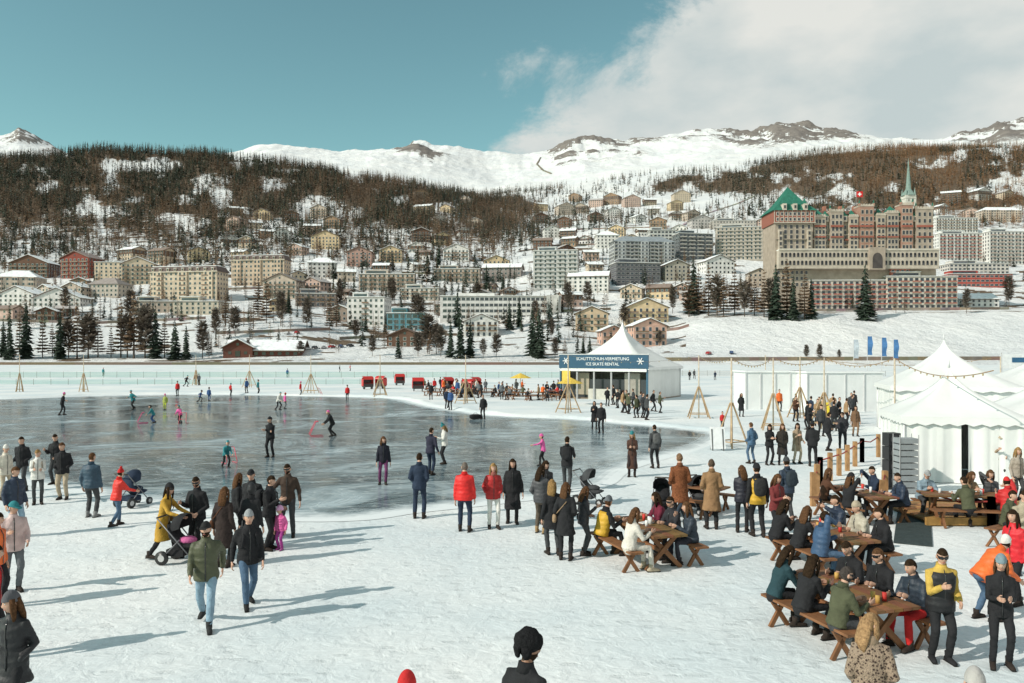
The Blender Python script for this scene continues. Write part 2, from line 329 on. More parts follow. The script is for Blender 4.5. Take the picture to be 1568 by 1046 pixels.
# rink
RP=[(-150,612),(0,611),(150,606),(300,604),(450,606),(600,610),(660,622),(760,636),(870,641),(960,648),(1040,655),(1098,662),(1108,670),(1085,684),(1020,702),(965,720),(935,742),(880,757),(760,772),(640,785),(560,796),(450,798),(330,790),(200,770),(90,752),(0,735),(-150,715),(-400,690),(-500,640)]
RW=np.array([gx(u,v) for u,v in RP])
def catmull(P,k=8):
    n=len(P);o=[]
    for i in range(n):
        p0,p1,p2,p3=P[i-1],P[i],P[(i+1)%n],P[(i+2)%n]
        for j in range(k):
            t=j/k; o.append(.5*((2*p1)+(-p0+p2)*t+(2*p0-5*p1+4*p2-p3)*t*t+(-p0+3*p1-3*p2+p3)*t**3))
    return np.array(o)
RC=catmull(RW,12)
n=len(RC)
nx=np.roll(RC,-1,0)-np.roll(RC,1,0); nx/=np.linalg.norm(nx,axis=1)[:,None]; nrm=np.stack([nx[:,1],-nx[:,0]],1)
cen=RC.mean(0); sgn=np.sign(((RC-cen)*nrm).sum(1).mean()); nrm*=sgn
mb=MB(); NR=10
rings=[np.concatenate([RC-nrm*(.22*k-.1),np.full((n,1),.012-.0006*k)],1) for k in range(NR+1)]
V=np.concatenate(rings); f=[];cols=[]
for i in range(NR):
    for j in range(n):
        k=(j+1)%n; f.append((i*n+j,i*n+k,(i+1)*n+k,(i+1)*n+j)); cols.append((1-(i+.5)/NR)**1.1)
f.append(tuple(range(NR*n,(NR+1)*n))); cols.append(0.)
mb.add(V,f,0,np.array([(c,0,0) for c in cols])); mb.build('ice_rink',[M_ice])
mb=MB(); prof=[(-.15,0.016),(0,.05),(.25,.14),(.6,.18),(1.0,.12),(1.5,.0)]
vs=[]
for w_,z_ in prof:
    q=RC+nrm*w_
    far=np.clip((RC[:,1]-34)/20,.0,1)
    zz=z_*far*(1+.9*fbm(q[:,0]*1.2,q[:,1]*1.2,3,6))+(.003 if z_ else -.02)
    if w_<0: zz=np.full(n,.0)+.002
    vs.append(np.concatenate([q,zz[:,None]],1))
vs=np.concatenate(vs); f=[]
for i in range(len(prof)-1):
    for j in range(n):
        k=(j+1)%n
        if RC[j,1]>33: f.append((i*n+j,i*n+k,(i+1)*n+k,(i+1)*n+j))
mb.add(vs,f,0,(1,1,1),True); mb.build('snow_bank',[M_snow])

# ------------------------------------------------------------------ trees
def tree_t(kind,n,seed,coarse=1.):
    r=np.random.default_rng(seed); V=[];c=[]
    R={'spruce':.17,'larch':.17,'bare':.3}[kind]
    lobes=[(r.random()*6.28,r.random()) for _ in range(5)]
    for i in range(n):
        if kind=='bare':
            t=.2+.78*r.random()**.8; rr=R*(.35+.65*math.sin(min(1,(t-.15)/.85)*math.pi)**.7)*(.5+.5*r.random()); dz=.12*r.random()
        else:
            t=(.05 if kind=='spruce' else .12)+.93*(1-math.sqrt(r.random()))
            t=min(t,.985); tt=round(t*16)/16*.75+t*.25; t=tt; rr=R*(1-t)**.75*(.45+.7*r.random())*(1.15 if i%9==0 else 1); dz=-(.03+.05*r.random()) if kind=='spruce' else -.005+.03*r.random()
        a=r.random()*6.283; ca,sa=math.cos(a),math.sin(a)
        rr*=.8+.4*math.sin(a*2+lobes[int(t*4.9)%5][0])*.6+.1
        w=coarse*rr*(.24 if kind=='spruce' else .12)*(.6+.8*r.random())+.004*coarse
        st=.15*rr if kind!='bare' else .1*rr
        p0=(st*ca,st*sa,t); p2=(rr*ca,rr*sa,t+dz); m=.62
        tw=(r.random()-.5)*.03*coarse
        p1=(rr*m*ca-w*sa,rr*m*sa+w*ca,t+dz*m-.008+tw); p3=(rr*m*ca+w*sa,rr*m*sa-w*ca,t+dz*m-.008-tw)
        V+= [p0,p1,p2,p3]
        k=.45+1.1*r.random()
        if kind=='spruce': col=(.036*k,.052*k,.036*k); 
        elif kind=='larch': col=(.22*k,.15*k,.10*k)
        else: col=(.20*k,.165*k,.135*k)
        if kind=='spruce' and r.random()<.03: col=(.4,.42,.42)
        c.append(col)
    V=np.array(V); f=np.arange(len(V)).reshape(-1,4)
    tr=.012 if kind!='bare' else .014
    tv,tf=tube([(0,0,-.03),(0,0,.5),(0,0,.97)],[(tr,tr),(tr*.6,tr*.6),(.002,.002)],4)
    tf=np.array([q for q in tf]) 
    V2=np.concatenate([V,tv]); f2=np.concatenate([f,tf+len(V)]); cc=np.concatenate([np.array(c),np.tile((.10,.075,.055),(len(tf),1))])
    return V2,f2,cc
def forest(name,pts,kinds,hs,n,seed,coarse=1.,warm=None):
    mb=MB(); r=np.random.default_rng(seed)
    for kind in ('spruce','larch'):
        for t in range(6):
            V,f,c=tree_t(kind,n,seed*50+t,coarse)
            sel=np.where((kinds==kind)&(np.arange(len(pts))%6==t))[0]
            if len(sel)==0: continue
            a=r.random(len(sel))*6.283; h=hs[sel]; w=h*(.85+.5*r.random(len(sel)))
            x=(V[None,:,0]*np.cos(a)[:,None]-V[None,:,1]*np.sin(a)[:,None])*w[:,None]+pts[sel,0][:,None]
            y=(V[None,:,0]*np.sin(a)[:,None]+V[None,:,1]*np.cos(a)[:,None])*w[:,None]+pts[sel,1][:,None]
            z=V[None,:,2]*h[:,None]+pts[sel,2][:,None]
            vv=np.stack([x,y,z],-1).reshape(-1,3)
            fa=(f[None]+np.arange(len(sel))[:,None,None]*len(V)).reshape(-1,4)
            tint=(.6+.8*r.random(len(sel)))[:,None,None]*np.array([1,1,1])+ (r.random(len(sel))[:,None,None]-.5)*np.array([.25,0,-.25])
            if warm is not None and kind=='larch': tint=tint*(1+warm[sel][:,None,None]*np.array([.5,.22,-.05]))
            cc=(c[None]*tint).reshape(-1,3)
            mb.add(vv,fa,0,cc,False)
    return mb.build(name,[M_foli])
def scatter(N_,u0,u1,d0,d1,seed):
    r=np.random.default_rng(seed); a=(r.uniform(u0,u1,N_)-CX)/F; d=np.sqrt(r.uniform(d0**2,d1**2,N_)); x=a*d
    z=np.array([tz(x[i],d[i]) for i in range(N_)]); v=VH-(z-H)*F/d; u=a*F+CX
    k=r.random(N_)<density(u,v,d)
    return x[k],d[k],z[k],u[k],v[k],r
x,d,z,u,v,r=scatter(23000,-330,830,620,1600,1)
pg=np.where((u<420)&(v<285),.75,.38)+fbm(u/50,v/26,3,8)*.9; kinds=np.where(r.random(len(x))<pg,'spruce','larch')
forest('hillside_forest',np.stack([x,d,z],1),kinds,r.uniform(12,25,len(x)),34,3,1.35)
x,d,z,u,v,r=scatter(37000,690,1800,950,2900,2)
pg=np.where(u<1180,.6,.28)+fbm(u/50,v/26,3,8)*.9; kinds=np.where(r.random(len(x))<pg,'spruce','larch')
forest('mountain_forest',np.stack([x,d,z],1),kinds,r.uniform(12,23,len(x)),26,4,1.6,np.clip((u-1200)/200,0,1))
r=np.random.default_rng(5); P=[];K=[];HH=[]
for (u0,u1,v0,v1,cnt,ps) in [(-40,330,430,505,160,.35),(330,560,400,500,150,.4),(560,760,395,480,150,.6),(640,880,420,510,120,.6),(830,1100,320,410,160,.45),(860,1060,400,480,100,.4),(1060,1250,440,480,90,.12),(1240,1568,400,432,30,.5),(340,700,340,400,280,.35),(600,860,290,350,300,.4),(1100,1568,296,345,260,.35),(-60,340,350,425,340,.4),(820,1000,480,545,30,.4),(1240,1568,470,480,14,.2),(320,700,500,546,45,.2)]:
    for i in range(cnt):
        p=place(r.uniform(u0,u1),r.uniform(v0,v1)); P.append(p); K.append('spruce' if r.random()<ps else 'larch'); HH.append(r.uniform(7,17))
forest('village_trees',np.array(P),np.array(K),np.array(HH),100,6,1.1)
TM={}
for kind in ('spruce','larch','bare'):
    for t in range(4):
        V,f,c=tree_t(kind,{'spruce':560,'larch':520,'bare':420}[kind],90+t); m=MB(); m.add(V,f,0,c); TM[kind,t]=mesh_only(m,kind+'_mesh',[M_foli])
NM={'spruce':'spruce_tree','larch':'larch_tree','bare':'bare_tree'}
def tree(kind,u,v,hpx,wf=1.):
    x,y,z=place(u,v) if v<556 else (*gx(u,v),0)
    h=hpx*y/F*random.uniform(.88,1.08); wf*=random.uniform(.8,1.25); ob=objm(TM[kind,random.randrange(4)],NM[kind],(x,y,z-.2),random.random()*6,(h*wf,h*wf,h)); return ob
for (k,u,v,h) in [('spruce',15,551,80),('spruce',40,549,95),('larch',65,548,85),('spruce',92,550,92),('larch',118,549,90),('bare',135,549,70),('larch',185,548,105),('larch',205,549,110),('bare',222,549,80),('spruce',238,549,88),('spruce',268,551,70),('spruce',285,551,55),('bare',310,549,60),
  ('larch',150,547,75),('spruce',5,547,70),('larch',30,548,70),('larch',80,547,60),('larch',170,548,62),('larch',252,548,64),('bare',105,548,60),('bare',195,548,70),('larch',345,500,55),('larch',408,495,70),('larch',395,485,65),('spruce',442,480,45),('larch',505,505,62),('larch',515,500,58),('spruce',560,508,36),('spruce',610,549,42),('spruce',590,512,30),('bare',655,540,55),('bare',668,542,48),('spruce',690,547,70),('spruce',705,549,88),('spruce',720,548,60),('spruce',700,500,60),('spruce',795,500,50),('spruce',780,505,45),('spruce',825,548,90),('spruce',815,545,80),('bare',740,548,30),('spruce',793,556,30),('bare',850,548,34),('spruce',893,548,42),('spruce',903,549,38),('larch',880,556,16),
  ('larch',1055,485,85),('larch',1070,482,80),('larch',1085,484,78),('larch',1108,485,75),('spruce',1062,480,90),('larch',1125,483,80),('bare',1140,485,60),('larch',1170,486,85),('spruce',1188,489,85),('larch',1205,488,90),('spruce',1215,490,82),('larch',1232,489,85),('spruce',1242,488,70),('spruce',1325,490,88),('larch',1333,488,60),('bare',1480,480,40),('bare',1545,470,45),('larch',1155,483,70),('bare',1098,484,60),('bare',1180,486,60),
  ('spruce',770,455,40),('spruce',745,450,50),('spruce',655,420,40),('spruce',640,410,42),('spruce',672,415,48),('bare',1235,550,22),('bare',1255,552,26),('bare',1285,550,16),
  ('bare',330,520,45),('bare',360,515,50),('bare',430,500,55),('bare',470,505,45),('bare',640,505,50),('bare',730,475,45),('bare',870,480,45),('bare',955,500,35),('bare',1030,480,40),('bare',100,480,45),('bare',200,490,50),
  ('bare',675,546,52),('bare',640,545,40),('bare',760,547,35),('bare',570,545,30),('bare',545,520,34),('bare',380,546,28),('bare',460,545,26),('bare',845,520,36),('bare',1010,530,26),('bare',600,470,40),('bare',520,465,38),('bare',820,500,40),('bare',900,470,36),('larch',320,548,50),('larch',865,545,34)]:
    tree(k,u,v,h)

# ------------------------------------------------------------------ buildings
BM=[M_wall,M_glass,M_roof,M_wood]
SNOW=(.8,.82,.82)
def windows(mb,w,dep,h,floors,bays,fr=(.5,.48,.44),ww=1.25,wh=1.5,sides=True,balc=0,railc=(.2,.13,.08),shut=None,z0=0.):
    fh=h/floors
    bw=w/bays
    for fl in range(floors):
        zc=z0+fh*(fl+.52)
        for b_ in range(bays):
            xc=-w/2+bw*(b_+.5)
            mb.box(xc,-dep/2-.03,zc,ww+.3,.08,wh+.3,0,fr); k=random.uniform(.4,1.6)
            mb.box(xc,-dep/2-.06,zc,ww,.07,wh,1,(.03*k,.04*k,.05*k))
            if shut:
                for q in (-1,1): mb.box(xc+q*(ww/2+.42),-dep/2-.05,zc,.5,.07,wh+.1,3,shut)
        if balc and fl>0:
            nb=max(1,bays//2) if balc==1 else max(1,bays//4)
            for q in range(nb):
                if balc==1: xc=-w/2+w*(q+.5)/nb; L_=w/nb*.78
                else: xc=-w/2+w*(q+.5)/nb; L_=bw*1.3
                mb.box(xc,-dep/2-.6,z0+fh*fl+.1,L_,1.2,.16,0,(.45,.42,.38)); mb.box(xc,-dep/2-1.18,z0+fh*fl+.55,L_,.07,.75,3,railc)
        if sides:
            ns=max(2,int(dep/3.6))
            for s_ in (-1,1):
                for q in range(ns):
                    yc=-dep/2+dep/ns*(q+.5)
                    mb.box(s_*(w/2+.03),yc,zc,.08,ww+.3,wh+.3,0,fr); mb.box(s_*(w/2+.06),yc,zc,.07,ww,wh,1,(.03,.04,.05))
def roofm(mb,kind,w,dep,h,rc,ov=.9,pitch=.42,axis='y',z0=0.):
    if kind=='flat':
        mb.box(0,0,z0+h+.2,w+ov,dep+ov,.4,0,(.35,.33,.3)); mb.box(0,0,z0+h+.52,w+ov*.8,dep+ov*.8,.24,2,rc); return
    W=w/2+ov; Dp=dep/2+ov; t=.35
    if kind=='gable':
        if axis=='y':
            rh=W*pitch
            for o,cc in ((0,(.12,.08,.055)),(t,rc)):
                k=1-.02*(o>0); a=np.array([[-W*k,-Dp*k,h+o-ov*pitch],[0,-Dp*k,h+rh+o-ov*pitch],[W*k,-Dp*k,h+o-ov*pitch],[-W*k,Dp*k,h+o-ov*pitch],[0,Dp*k,h+rh+o-ov*pitch],[W*k,Dp*k,h+o-ov*pitch]])
                th=t-.02; b_=a+np.array([0,0,th]); V=np.concatenate([a,b_])+np.array([0,0,z0])
                f=[(0,1,7,6),(1,2,8,7),(3,9,10,4),(4,10,11,5),(6,7,10,9),(7,8,11,10),(0,3,4,1),(1,4,5,2),(0,6,9,3),(2,5,11,8)]
                mb.add(V,f,2 if o else 3,cc)
            g=np.array([[-w/2,-dep/2,h],[w/2,-dep/2,h],[0,-dep/2,h+w/2*pitch],[-w/2,dep/2,h],[w/2,dep/2,h],[0,dep/2,h+w/2*pitch]])+np.array([0,0,z0])
            mb.add(g,[(0,1,2),(3,5,4)],0,mb.wc)
            if w>8: mb.box(0,-dep/2-.06,z0+h+w/2*pitch*.4,1.1,.08,1.2,1,(.03,.04,.05))
        else:
            m2=MB(); m2.wc=mb.wc; roofm(m2,'gable',dep,w,h,rc,ov,pitch,'y',z0)
            for i in range(len(m2.v)):
                q=m2.v[i]; v_=np.stack([q[:,1],-q[:,0],q[:,2]],1)
                base=sum(len(z) for z in m2.v[:i])
                mb.raw(v_,m2.li[i]-base,m2.lc[i],int(m2.m[i][0]),m2.c[i])
    if kind in('hip','mansard'):
        rh=min(W,Dp)*pitch*1.3; k=.45 if kind=='hip' else .8
        if kind=='mansard': rh=3.6
        z1=z0+h; a=[[-W,-Dp,z1],[W,-Dp,z1],[W,Dp,z1],[-W,Dp,z1]]
        ix=W-min(W,Dp)*(.95 if kind=='hip' else .25); iy=Dp-min(W,Dp)*(.95 if kind=='hip' else .25)
        b_=[[-ix,-iy,z1+rh],[ix,-iy,z1+rh],[ix,iy,z1+rh],[-ix,iy,z1+rh]]
        mb.add(np.array(a+b_),BOXF,2,rc if kind=='hip' else (.13,.10,.09))
        if kind=='mansard':
            mb.box(0,0,z1+rh+.2,2*ix,2*iy,.35,2,SNOW); mb.box(0,-Dp+.2,z1-.1,w+1.6,.9,.5,0,(.6,.55,.45))
            for i in range(4): mb.box(-ix*.8+i*ix*.53,0,z1+rh+1.2,1.2,1.2,2,0,(.3,.2,.16))
            nb=int(w/5)
            for i in range(nb):
                xc=-w/2+w/nb*(i+.5); mb.box(xc,-Dp+.9,z1+1.3,1.7,1.6,2.0,0,mb.wc); mb.box(xc,-Dp+.08,z1+1.3,1.1,.08,1.3,1,(.03,.04,.05)); mb.box(xc,-Dp+.85,z1+2.4,2.0,1.9,.2,2,SNOW)
def building(name,u,v,wpx,hpx,roof='gable',wall=(.5,.45,.36),rc=SNOW,balc=0,rot=0.,axis='y',depr=.75,ww=1.25,wh=1.45,railc=(.2,.13,.08),base=None,fr=(.5,.48,.44),shut=None,upper=None,chim=True,bayw=3.4,wing=None):
    x,y,z=place(u,v); s=y/F; w=wpx*s; h=max(hpx*s,2.8); dep=min(max(w*depr,7),18)
    floors=max(1,int(round(h/3.1))); bays=max(2,int(round(w/bayw)))
    if balc==1: wh=1.9
    mb=MB(); mb.wc=wall
    mb.box(0,0,h/2,w,dep,h,0,wall)
    mb.box(0,0,-4,w+.1,dep+.1,8,0,base or tuple(c*.75 for c in wall))
    if upper: mb.box(0,0,h*.8,w+.12,dep+.12,h*.4,3,upper)
    if roof in('mansard',) or (w>25 and roof=='hip'):
        for q in (-1,0,1):
            mb.box(q*w*.38,-dep/2-.5,h/2,w*.13,1.0,h,0,tuple(min(1,c*1.08) for c in wall))
            for fl in range(floors):
                for e in (-1,1): mb.box(q*w*.38+e*w*.033,-dep/2-1.04,h/floors*(fl+.52),1.3,.1,1.7,1,(.035,.045,.055))
        for fl in range(1,floors,2): mb.box(0,-dep/2-.05,h/floors*fl,w+.1,.12,.3,0,(.58,.54,.46))
    windows(mb,w,dep+(.12 if upper else 0),h,floors,bays,fr,ww,wh,True,balc,railc,shut)
    roofm(mb,roof,w,dep,h,rc,axis=axis)
    if chim and roof!='flat':
        mb.box(w*.2,1,h+w*.12+1,.9,.9,2.2,0,(.4,.36,.32)); mb.box(w*.2,1,h+w*.12+2.2,1.1,1.1,.2,2,SNOW)
    elif roof=='flat':
        mb.box(w*.15,2,h+1.4,w*.18+1,3,2,0,(.35,.35,.35))
        if w>22: mb.box(-w*.2,1,h+1.9,w*.42,dep*.6,2.9,0,wall); mb.box(-w*.2,1-dep*.3-.06,h+1.9,w*.36,.1,1.4,1,(.04,.05,.06)); mb.box(-w*.2,1,h+3.45,w*.44,dep*.64,.25,2,rc)
    return mb.build(name,BM,(x,y+dep/2,z),rot)
cream=(.54,.44,.33);white=(.64,.62,.59);beige=(.47,.39,.32);brown=(.14,.08,.055);dred=(.22,.06,.045);grey=(.33,.34,.33);salmon=(.58,.36,.28);yel=(.60,.46,.29)
BL=[('chalet',43,425,60,22,dict(wall=brown,upper=(.1,.06,.04),balc=1)),('red_wooden_house',117,427,48,32,dict(wall=dred,balc=1,rc=(.3,.24,.22))),
('apartment_building',165,430,42,28,dict(roof='flat',wall=cream)),('chalet',208,436,48,32,dict(wall=cream,balc=1)),
('grand_hotel',283,460,112,44,dict(roof='mansard',wall=cream,balc=2,depr=.3)),('grand_hotel',396,438,85,40,dict(roof='mansard',wall=(.50,.39,.29),depr=.3)),
('apartment_building',430,458,52,28,dict(wall=beige,rc=(.25,.22,.2),balc=1)),('apartment_building',490,426,42,24,dict(roof='hip',wall=white)),
('gabled_villa',550,408,38,22,dict(wall=(.38,.24,.2),rc=(.2,.13,.12))),('chalet',497,382,42,20,dict(wall=yel,rc=(.25,.2,.17))),
('apartment_building',592,446,85,26,dict(roof='flat',wall=beige,balc=1,depr=.2)),('hotel_building',562,500,58,44,dict(roof='flat',wall=white,balc=2)),
('glass_pavilion',622,506,58,26,dict(roof='flat',wall=(.08,.22,.26),ww=2.6,wh=2.2,fr=(.3,.4,.42))),
('chalet',735,516,52,24,dict(wall=white,balc=1)),('apartment_tower',853,442,68,58,dict(roof='flat',wall=(.50,.50,.48),balc=1,railc=(.45,.45,.43))),
('apartment_building',904,447,62,24,dict(wall=white,rc=SNOW,axis='x')),('modern_hotel',985,408,95,38,dict(roof='hip',wall=(.4,.41,.41),ww=2.2,rc=(.25,.28,.3),balc=1,railc=(.3,.3,.3))),
('modern_apartment',1063,398,55,40,dict(roof='flat',wall=(.1,.12,.13),ww=2.4,balc=1,railc=(.45,.42,.38))),('apartment_building',1141,398,80,50,dict(roof='flat',wall=(.44,.39,.33),balc=1,railc=(.42,.38,.33))),
('chalet',908,508,50,28,dict(wall=(.5,.38,.26),balc=1)),('chalet',990,497,66,26,dict(wall=yel,balc=1)),('pink_chalet',993,531,52,32,dict(wall=salmon,balc=1)),('chalet',938,529,38,22,dict(wall=salmon,balc=1)),
('farmhouse',620,531,55,16,dict(wall=brown,rc=(.16,.12,.11))),
('red_annex',1300,474,118,44,dict(roof='flat',wall=(.52,.45,.39),balc=1,railc=(.34,.10,.07),ww=1.8,depr=.2)),('annex_building',1412,474,108,50,dict(roof='flat',wall=(.58,.53,.46),balc=1,railc=(.34,.12,.08),ww=2.,depr=.2)),('red_annex',1255,474,26,60,dict(roof='flat',wall=(.36,.10,.07),ww=1.6)),('red_annex',1378,474,30,78,dict(roof='flat',wall=(.40,.14,.10),ww=1.6)),
('red_storefront',1502,440,96,20,dict(roof='flat',wall=(.34,.07,.055),ww=2.4)),('annex_building',1500,420,90,16,dict(roof='flat',wall=(.5,.46,.42),ww=2.)),('modern_apartment',1478,400,80,42,dict(roof='flat',wall=white,balc=1,railc=(.3,.08,.06))),('modern_apartment',1545,405,62,50,dict(roof='flat',wall=(.6,.58,.55),balc=1,railc=(.4,.3,.25))),
('apartment_building',1535,340,60,18,dict(roof='hip',wall=beige)),('apartment_building',1465,356,66,22,dict(roof='flat',wall=white,balc=1)),
('apartment_building',20,446,60,22,dict(roof='hip',wall=beige)),('chalet',85,470,70,14,dict(wall=white)),('apartment_building',230,480,60,18,dict(roof='flat',wall=beige)),('hotel_building',300,482,70,20,dict(roof='flat',wall=(.5,.44,.35))),('chalet',25,470,55,20,dict(wall=white,rc=SNOW)),
('row_houses',700,432,70,20,dict(roof='flat',wall=beige,balc=1)),('row_houses',770,428,60,18,dict(wall=(.3,.26,.24),axis='x')),('apartment_building',480,470,60,20,dict(roof='flat',wall=(.25,.2,.18),balc=1)),('chalet',700,400,40,18,dict(wall=white,balc=1)),('chalet',760,415,38,16,dict(wall=yel)),
('apartment_building',975,435,70,32,dict(roof='flat',wall=(.12,.12,.13),ww=2.2)),('chalet',1035,430,40,24,dict(wall=(.4,.36,.3))),('modern_hotel',1015,395,40,42,dict(roof='flat',wall=(.5,.5,.48),ww=2.2)),
('chalet',1100,420,46,20,dict(wall=white)),('villa',930,380,34,20,dict(roof='hip',wall=white)),('chalet',1165,440,34,22,dict(wall=beige)),
('hotel_building',160,455,50,20,dict(roof='hip',wall=(.45,.4,.34),rc=(.3,.26,.24))),('chalet',520,492,40,16,dict(wall=(.3,.24,.2),rc=SNOW)),('apartment_building',645,460,60,18,dict(roof='flat',wall=(.52,.48,.42),balc=1)),('chalet',1500,470,60,12,dict(wall=white,axis='x')),('row_houses',1125,352,66,14,dict(roof='flat',wall=(.44,.4,.36))),('chalet',1075,350,34,14,dict(wall=(.45,.42,.4)))]
occ=[]
for nme,u,v,w,h,k in BL:
    building(nme,u,v,w,h,rot=random.uniform(-.2,.2) if u<1240 else random.uniform(-.05,.05),**k); occ.append((u,v,w,h))
r=random.Random(12)
zones=[(825,1060,308,400,38),(340,530,330,398,14),(640,735,300,385,9),(0,130,438,500,6),(860,1060,415,470,9),(560,700,385,420,5),(1060,1180,345,352,2),(640,860,440,480,5),(420,560,430,480,5),(180,340,395,405,3),(1440,1568,300,350,5)]
for (u0,u1,v0,v1,cn) in zones:
    k_=0; tries=0
    while k_<cn and tries<200:
        tries+=1; u=r.uniform(u0,u1); v=r.uniform(v0,v1); w=r.uniform(17,30)*(1. if v<380 else 1.25); h=w*r.uniform(.42,.65)
        if any(abs(u-a)<(w+c_)*.5+1 and (v-h*1.2<b_ and v>b_-d_*.8) for a,b_,c_,d_ in occ): continue
        occ.append((u,v,w,h)); k_+=1
        building('chalet',u,v,w,h,wall=r.choice([cream,white,beige,brown,yel,(.3,.2,.13),white,(.5,.36,.3)]),rc=r.choice([SNOW,SNOW,SNOW,(.25,.19,.16),(.45,.42,.4)]),balc=r.choice([0,1]),rot=r.uniform(-.5,.5),axis=r.choice(['y','y','x']),upper=r.choice([None,(.12,.07,.045),None]))
x,y,z=place(766,490); s=y/F; mb=MB(); w=185*s; h=36*s; dep=16
mb.wc=white; mb.box(0,0,h/2-3,w,dep,h+6,0,white)
for fl in range(4):
    zz=h*(fl+.55)/4
    mb.box(0,-dep/2-.04,zz,w*.96,.1,h/4*.48,1,(.05,.06,.065))
    for i in range(26): mb.box(-w*.48+w*.96*i/25,-dep/2-.09,zz,.5,.12,h/4*.48,0,white)
mb.box(w*.43,-dep/2-.8,h/2+.5,w*.1,1.6,h+1,0,(.6,.58,.54)); mb.box(-w*.2,0,h+1.2,w*.3,10,2.2,0,white)
mb.box(0,0,h+.2,w+1,dep+1,.4,0,(.4,.38,.35)); mb.box(0,0,h+.5,w+.6,dep+.6,.3,2,SNOW)
mb.build('school_building',BM,(x,y+dep/2,z),.03)
x,y,z=place(400,546); s=y/F; mb=MB(); mb.wc=(.13,.05,.035); w=112*s; h=10*s; dep=20
mb.box(0,0,h/2-2,w,dep,h+4,3,(.13,.045,.03))
for i in range(9): mb.box(-w*.42+w*.84*i/8,-dep/2-.05,h*.45,w*.05,.12,h*.5,1,(.03,.03,.035))
roofm(mb,'gable',w,dep,h,SNOW,ov=1.6,pitch=.42,axis='x')
mb.build('timber_barn',BM,(x,y+dep/2,z),.12)
mb=MB(); mb.wc=(.12,.045,.03); x,y,z=place(365,547); w=13; mb.box(0,0,1,w,9,7,3,(.12,.045,.03)); mb.box(0,-4.55,1.6,2.2,.1,2.6,1,(.02,.02,.02)); mb.box(-3.5,-4.55,2,1.4,.1,1.3,1,(.03,.03,.03)); mb.box(3.5,-4.55,2,1.4,.1,1.3,1,(.03,.03,.03)); roofm(mb,'gable',w,9,4.5,SNOW,ov=1.,pitch=.55); mb.build('timber_barn_wing',BM,(x,y+2,z),.12)

# ---- palace hotel
x0,y0,z0=place(1310,474); s=y0/F; mb=MB(); st=(.34,.28,.225); red=(.27,.10,.07); grn=(.03,.15,.105); crm=(.46,.40,.33)
ux=lambda u:(u-1310)*s; vz=lambda v:(474-v)*s
def pb(u0,u1,v0,v1,yf,dep,col,mat=0): mb.box((ux(u0)+ux(u1))/2,yf+dep/2,(vz(v0)+vz(v1))/2,(u1-u0)*s,dep,abs(v1-v0)*s,mat,col)
def pw(u0,u1,v0,v1,yf,nb,nf,ww=1.3,wh=1.9,fr=crm,arch=False):
    for i in range(nb):
        for j in range(nf):
            xc=ux(u0+(u1-u0)*(i+.5)/nb); zc=vz(v1+(v0-v1)*(j+.5)/nf)
            mb.box(xc,yf-.05,zc,ww+.5,.12,wh+.5,0,fr); mb.box(xc,yf-.1,zc,ww,.12,wh,1,(.03,.035,.04))
            if arch: 
                v_,f_=tube([(xc,yf-.16,zc+wh/2),(xc,yf-.04,zc+wh/2)],[(ww/2,ww/2)]*2,12,side=(1,0,0)); mb.add(v_,f_,1,(.03,.035,.04))
def cren(u0,u1,v,yf,col,n):
    for i in range(n): mb.box(ux(u0+(u1-u0)*(i+.5)/n),yf+.5,vz(v)+.6,(u1-u0)*s/n*.55,1.,1.2,0,col)
def pyr(uc,hw,v0,v1,yc,col,fl=1.4):
    c=ux(uc); zs=[vz(v0),vz(v0)+(vz(v1)-vz(v0))*.35,vz(v1)]; ws=[hw*s*fl,hw*s*.62,.15]
    V=[];f=[]
    for z_,w_ in zip(zs,ws): V+=[(c-w_,yc-w_,z_),(c+w_,yc-w_,z_),(c+w_,yc+w_,z_),(c-w_,yc+w_,z_)]
    for i in range(2):
        for j in range(4): k=(j+1)%4; f.append((i*4+j,i*4+k,i*4+4+k,i*4+4+j))
    f+= [(3,2,1,0),(8,9,10,11)]
    mb.add(np.array(V),f,2,col)
pb(1186,1436,412,490,2,24,st)
pw(1190,1240,412,440,2,7,3,1.5,2.)
pb(1190,1434,384,412,-3,10,crm)
pw(1192,1326,386,410,-3,22,2,1.3,2.,st,True); pw(1350,1432,386,410,-3,13,2,1.3,2.,st,True)
pb(1326,1350,380,414,-5,10,st)
v_,f_=tube([(ux(1338),-5.15,vz(398)),(ux(1338),-4.9,vz(398))],[(3.0,3.8)]*2,20,side=(1,0,0)); mb.add(v_,f_,1,(.05,.04,.035)); mb.box(ux(1338),-5.08,vz(406),6.0,.15,12*s,1,(.05,.04,.035))
mb.box(ux(1312),-3.3,vz(383),244*s,.4,1.1,0,(.5,.45,.38)); pb(1190,1434,383,384,-2.8,9,SNOW,2)
pb(1188,1246,341,412,1,24,st)
pw(1190,1244,343,382,1,6,5,1.6,2.3,crm)
pb(1186,1248,322,341,.2,25,red,3); pw(1188,1246,323,340,.2,9,2,1.3,1.7,(.6,.56,.5)); 
for i in range(10): mb.box(ux(1186+62*i/9),.1,vz(331.5),.35,.2,19*s,3,(.5,.44,.36))
mb.box(ux(1217),0,vz(341),64*s,1.2,.5,0,crm)
pyr(1217,31,322,280,13,grn,1.1); mb.cyl((ux(1217),13,vz(281)),(ux(1217),13,vz(274)),.15,.05,6,3,(.1,.1,.1))
for du in (-16,0,16): pb(1217+du-3,1217+du+3,312,322,-1.,6,(.5,.45,.38)); pyr(1217+du,3.4,312,303,1.5,grn,1.1); pw(1217+du-2.5,1217+du+2.5,313,321,-1.,1,1,1.2,1.8)
for uc in (1195,1239): pb(uc-3,uc+3,352,412,-.6,3,crm); pw(uc-2,uc+2,353,410,-.6,1,7,1.2,1.9,st)
pb(1246,1432,338,412,5,20,st)
pw(1248,1430,342,383,5,30,5,1.4,2.2,crm)
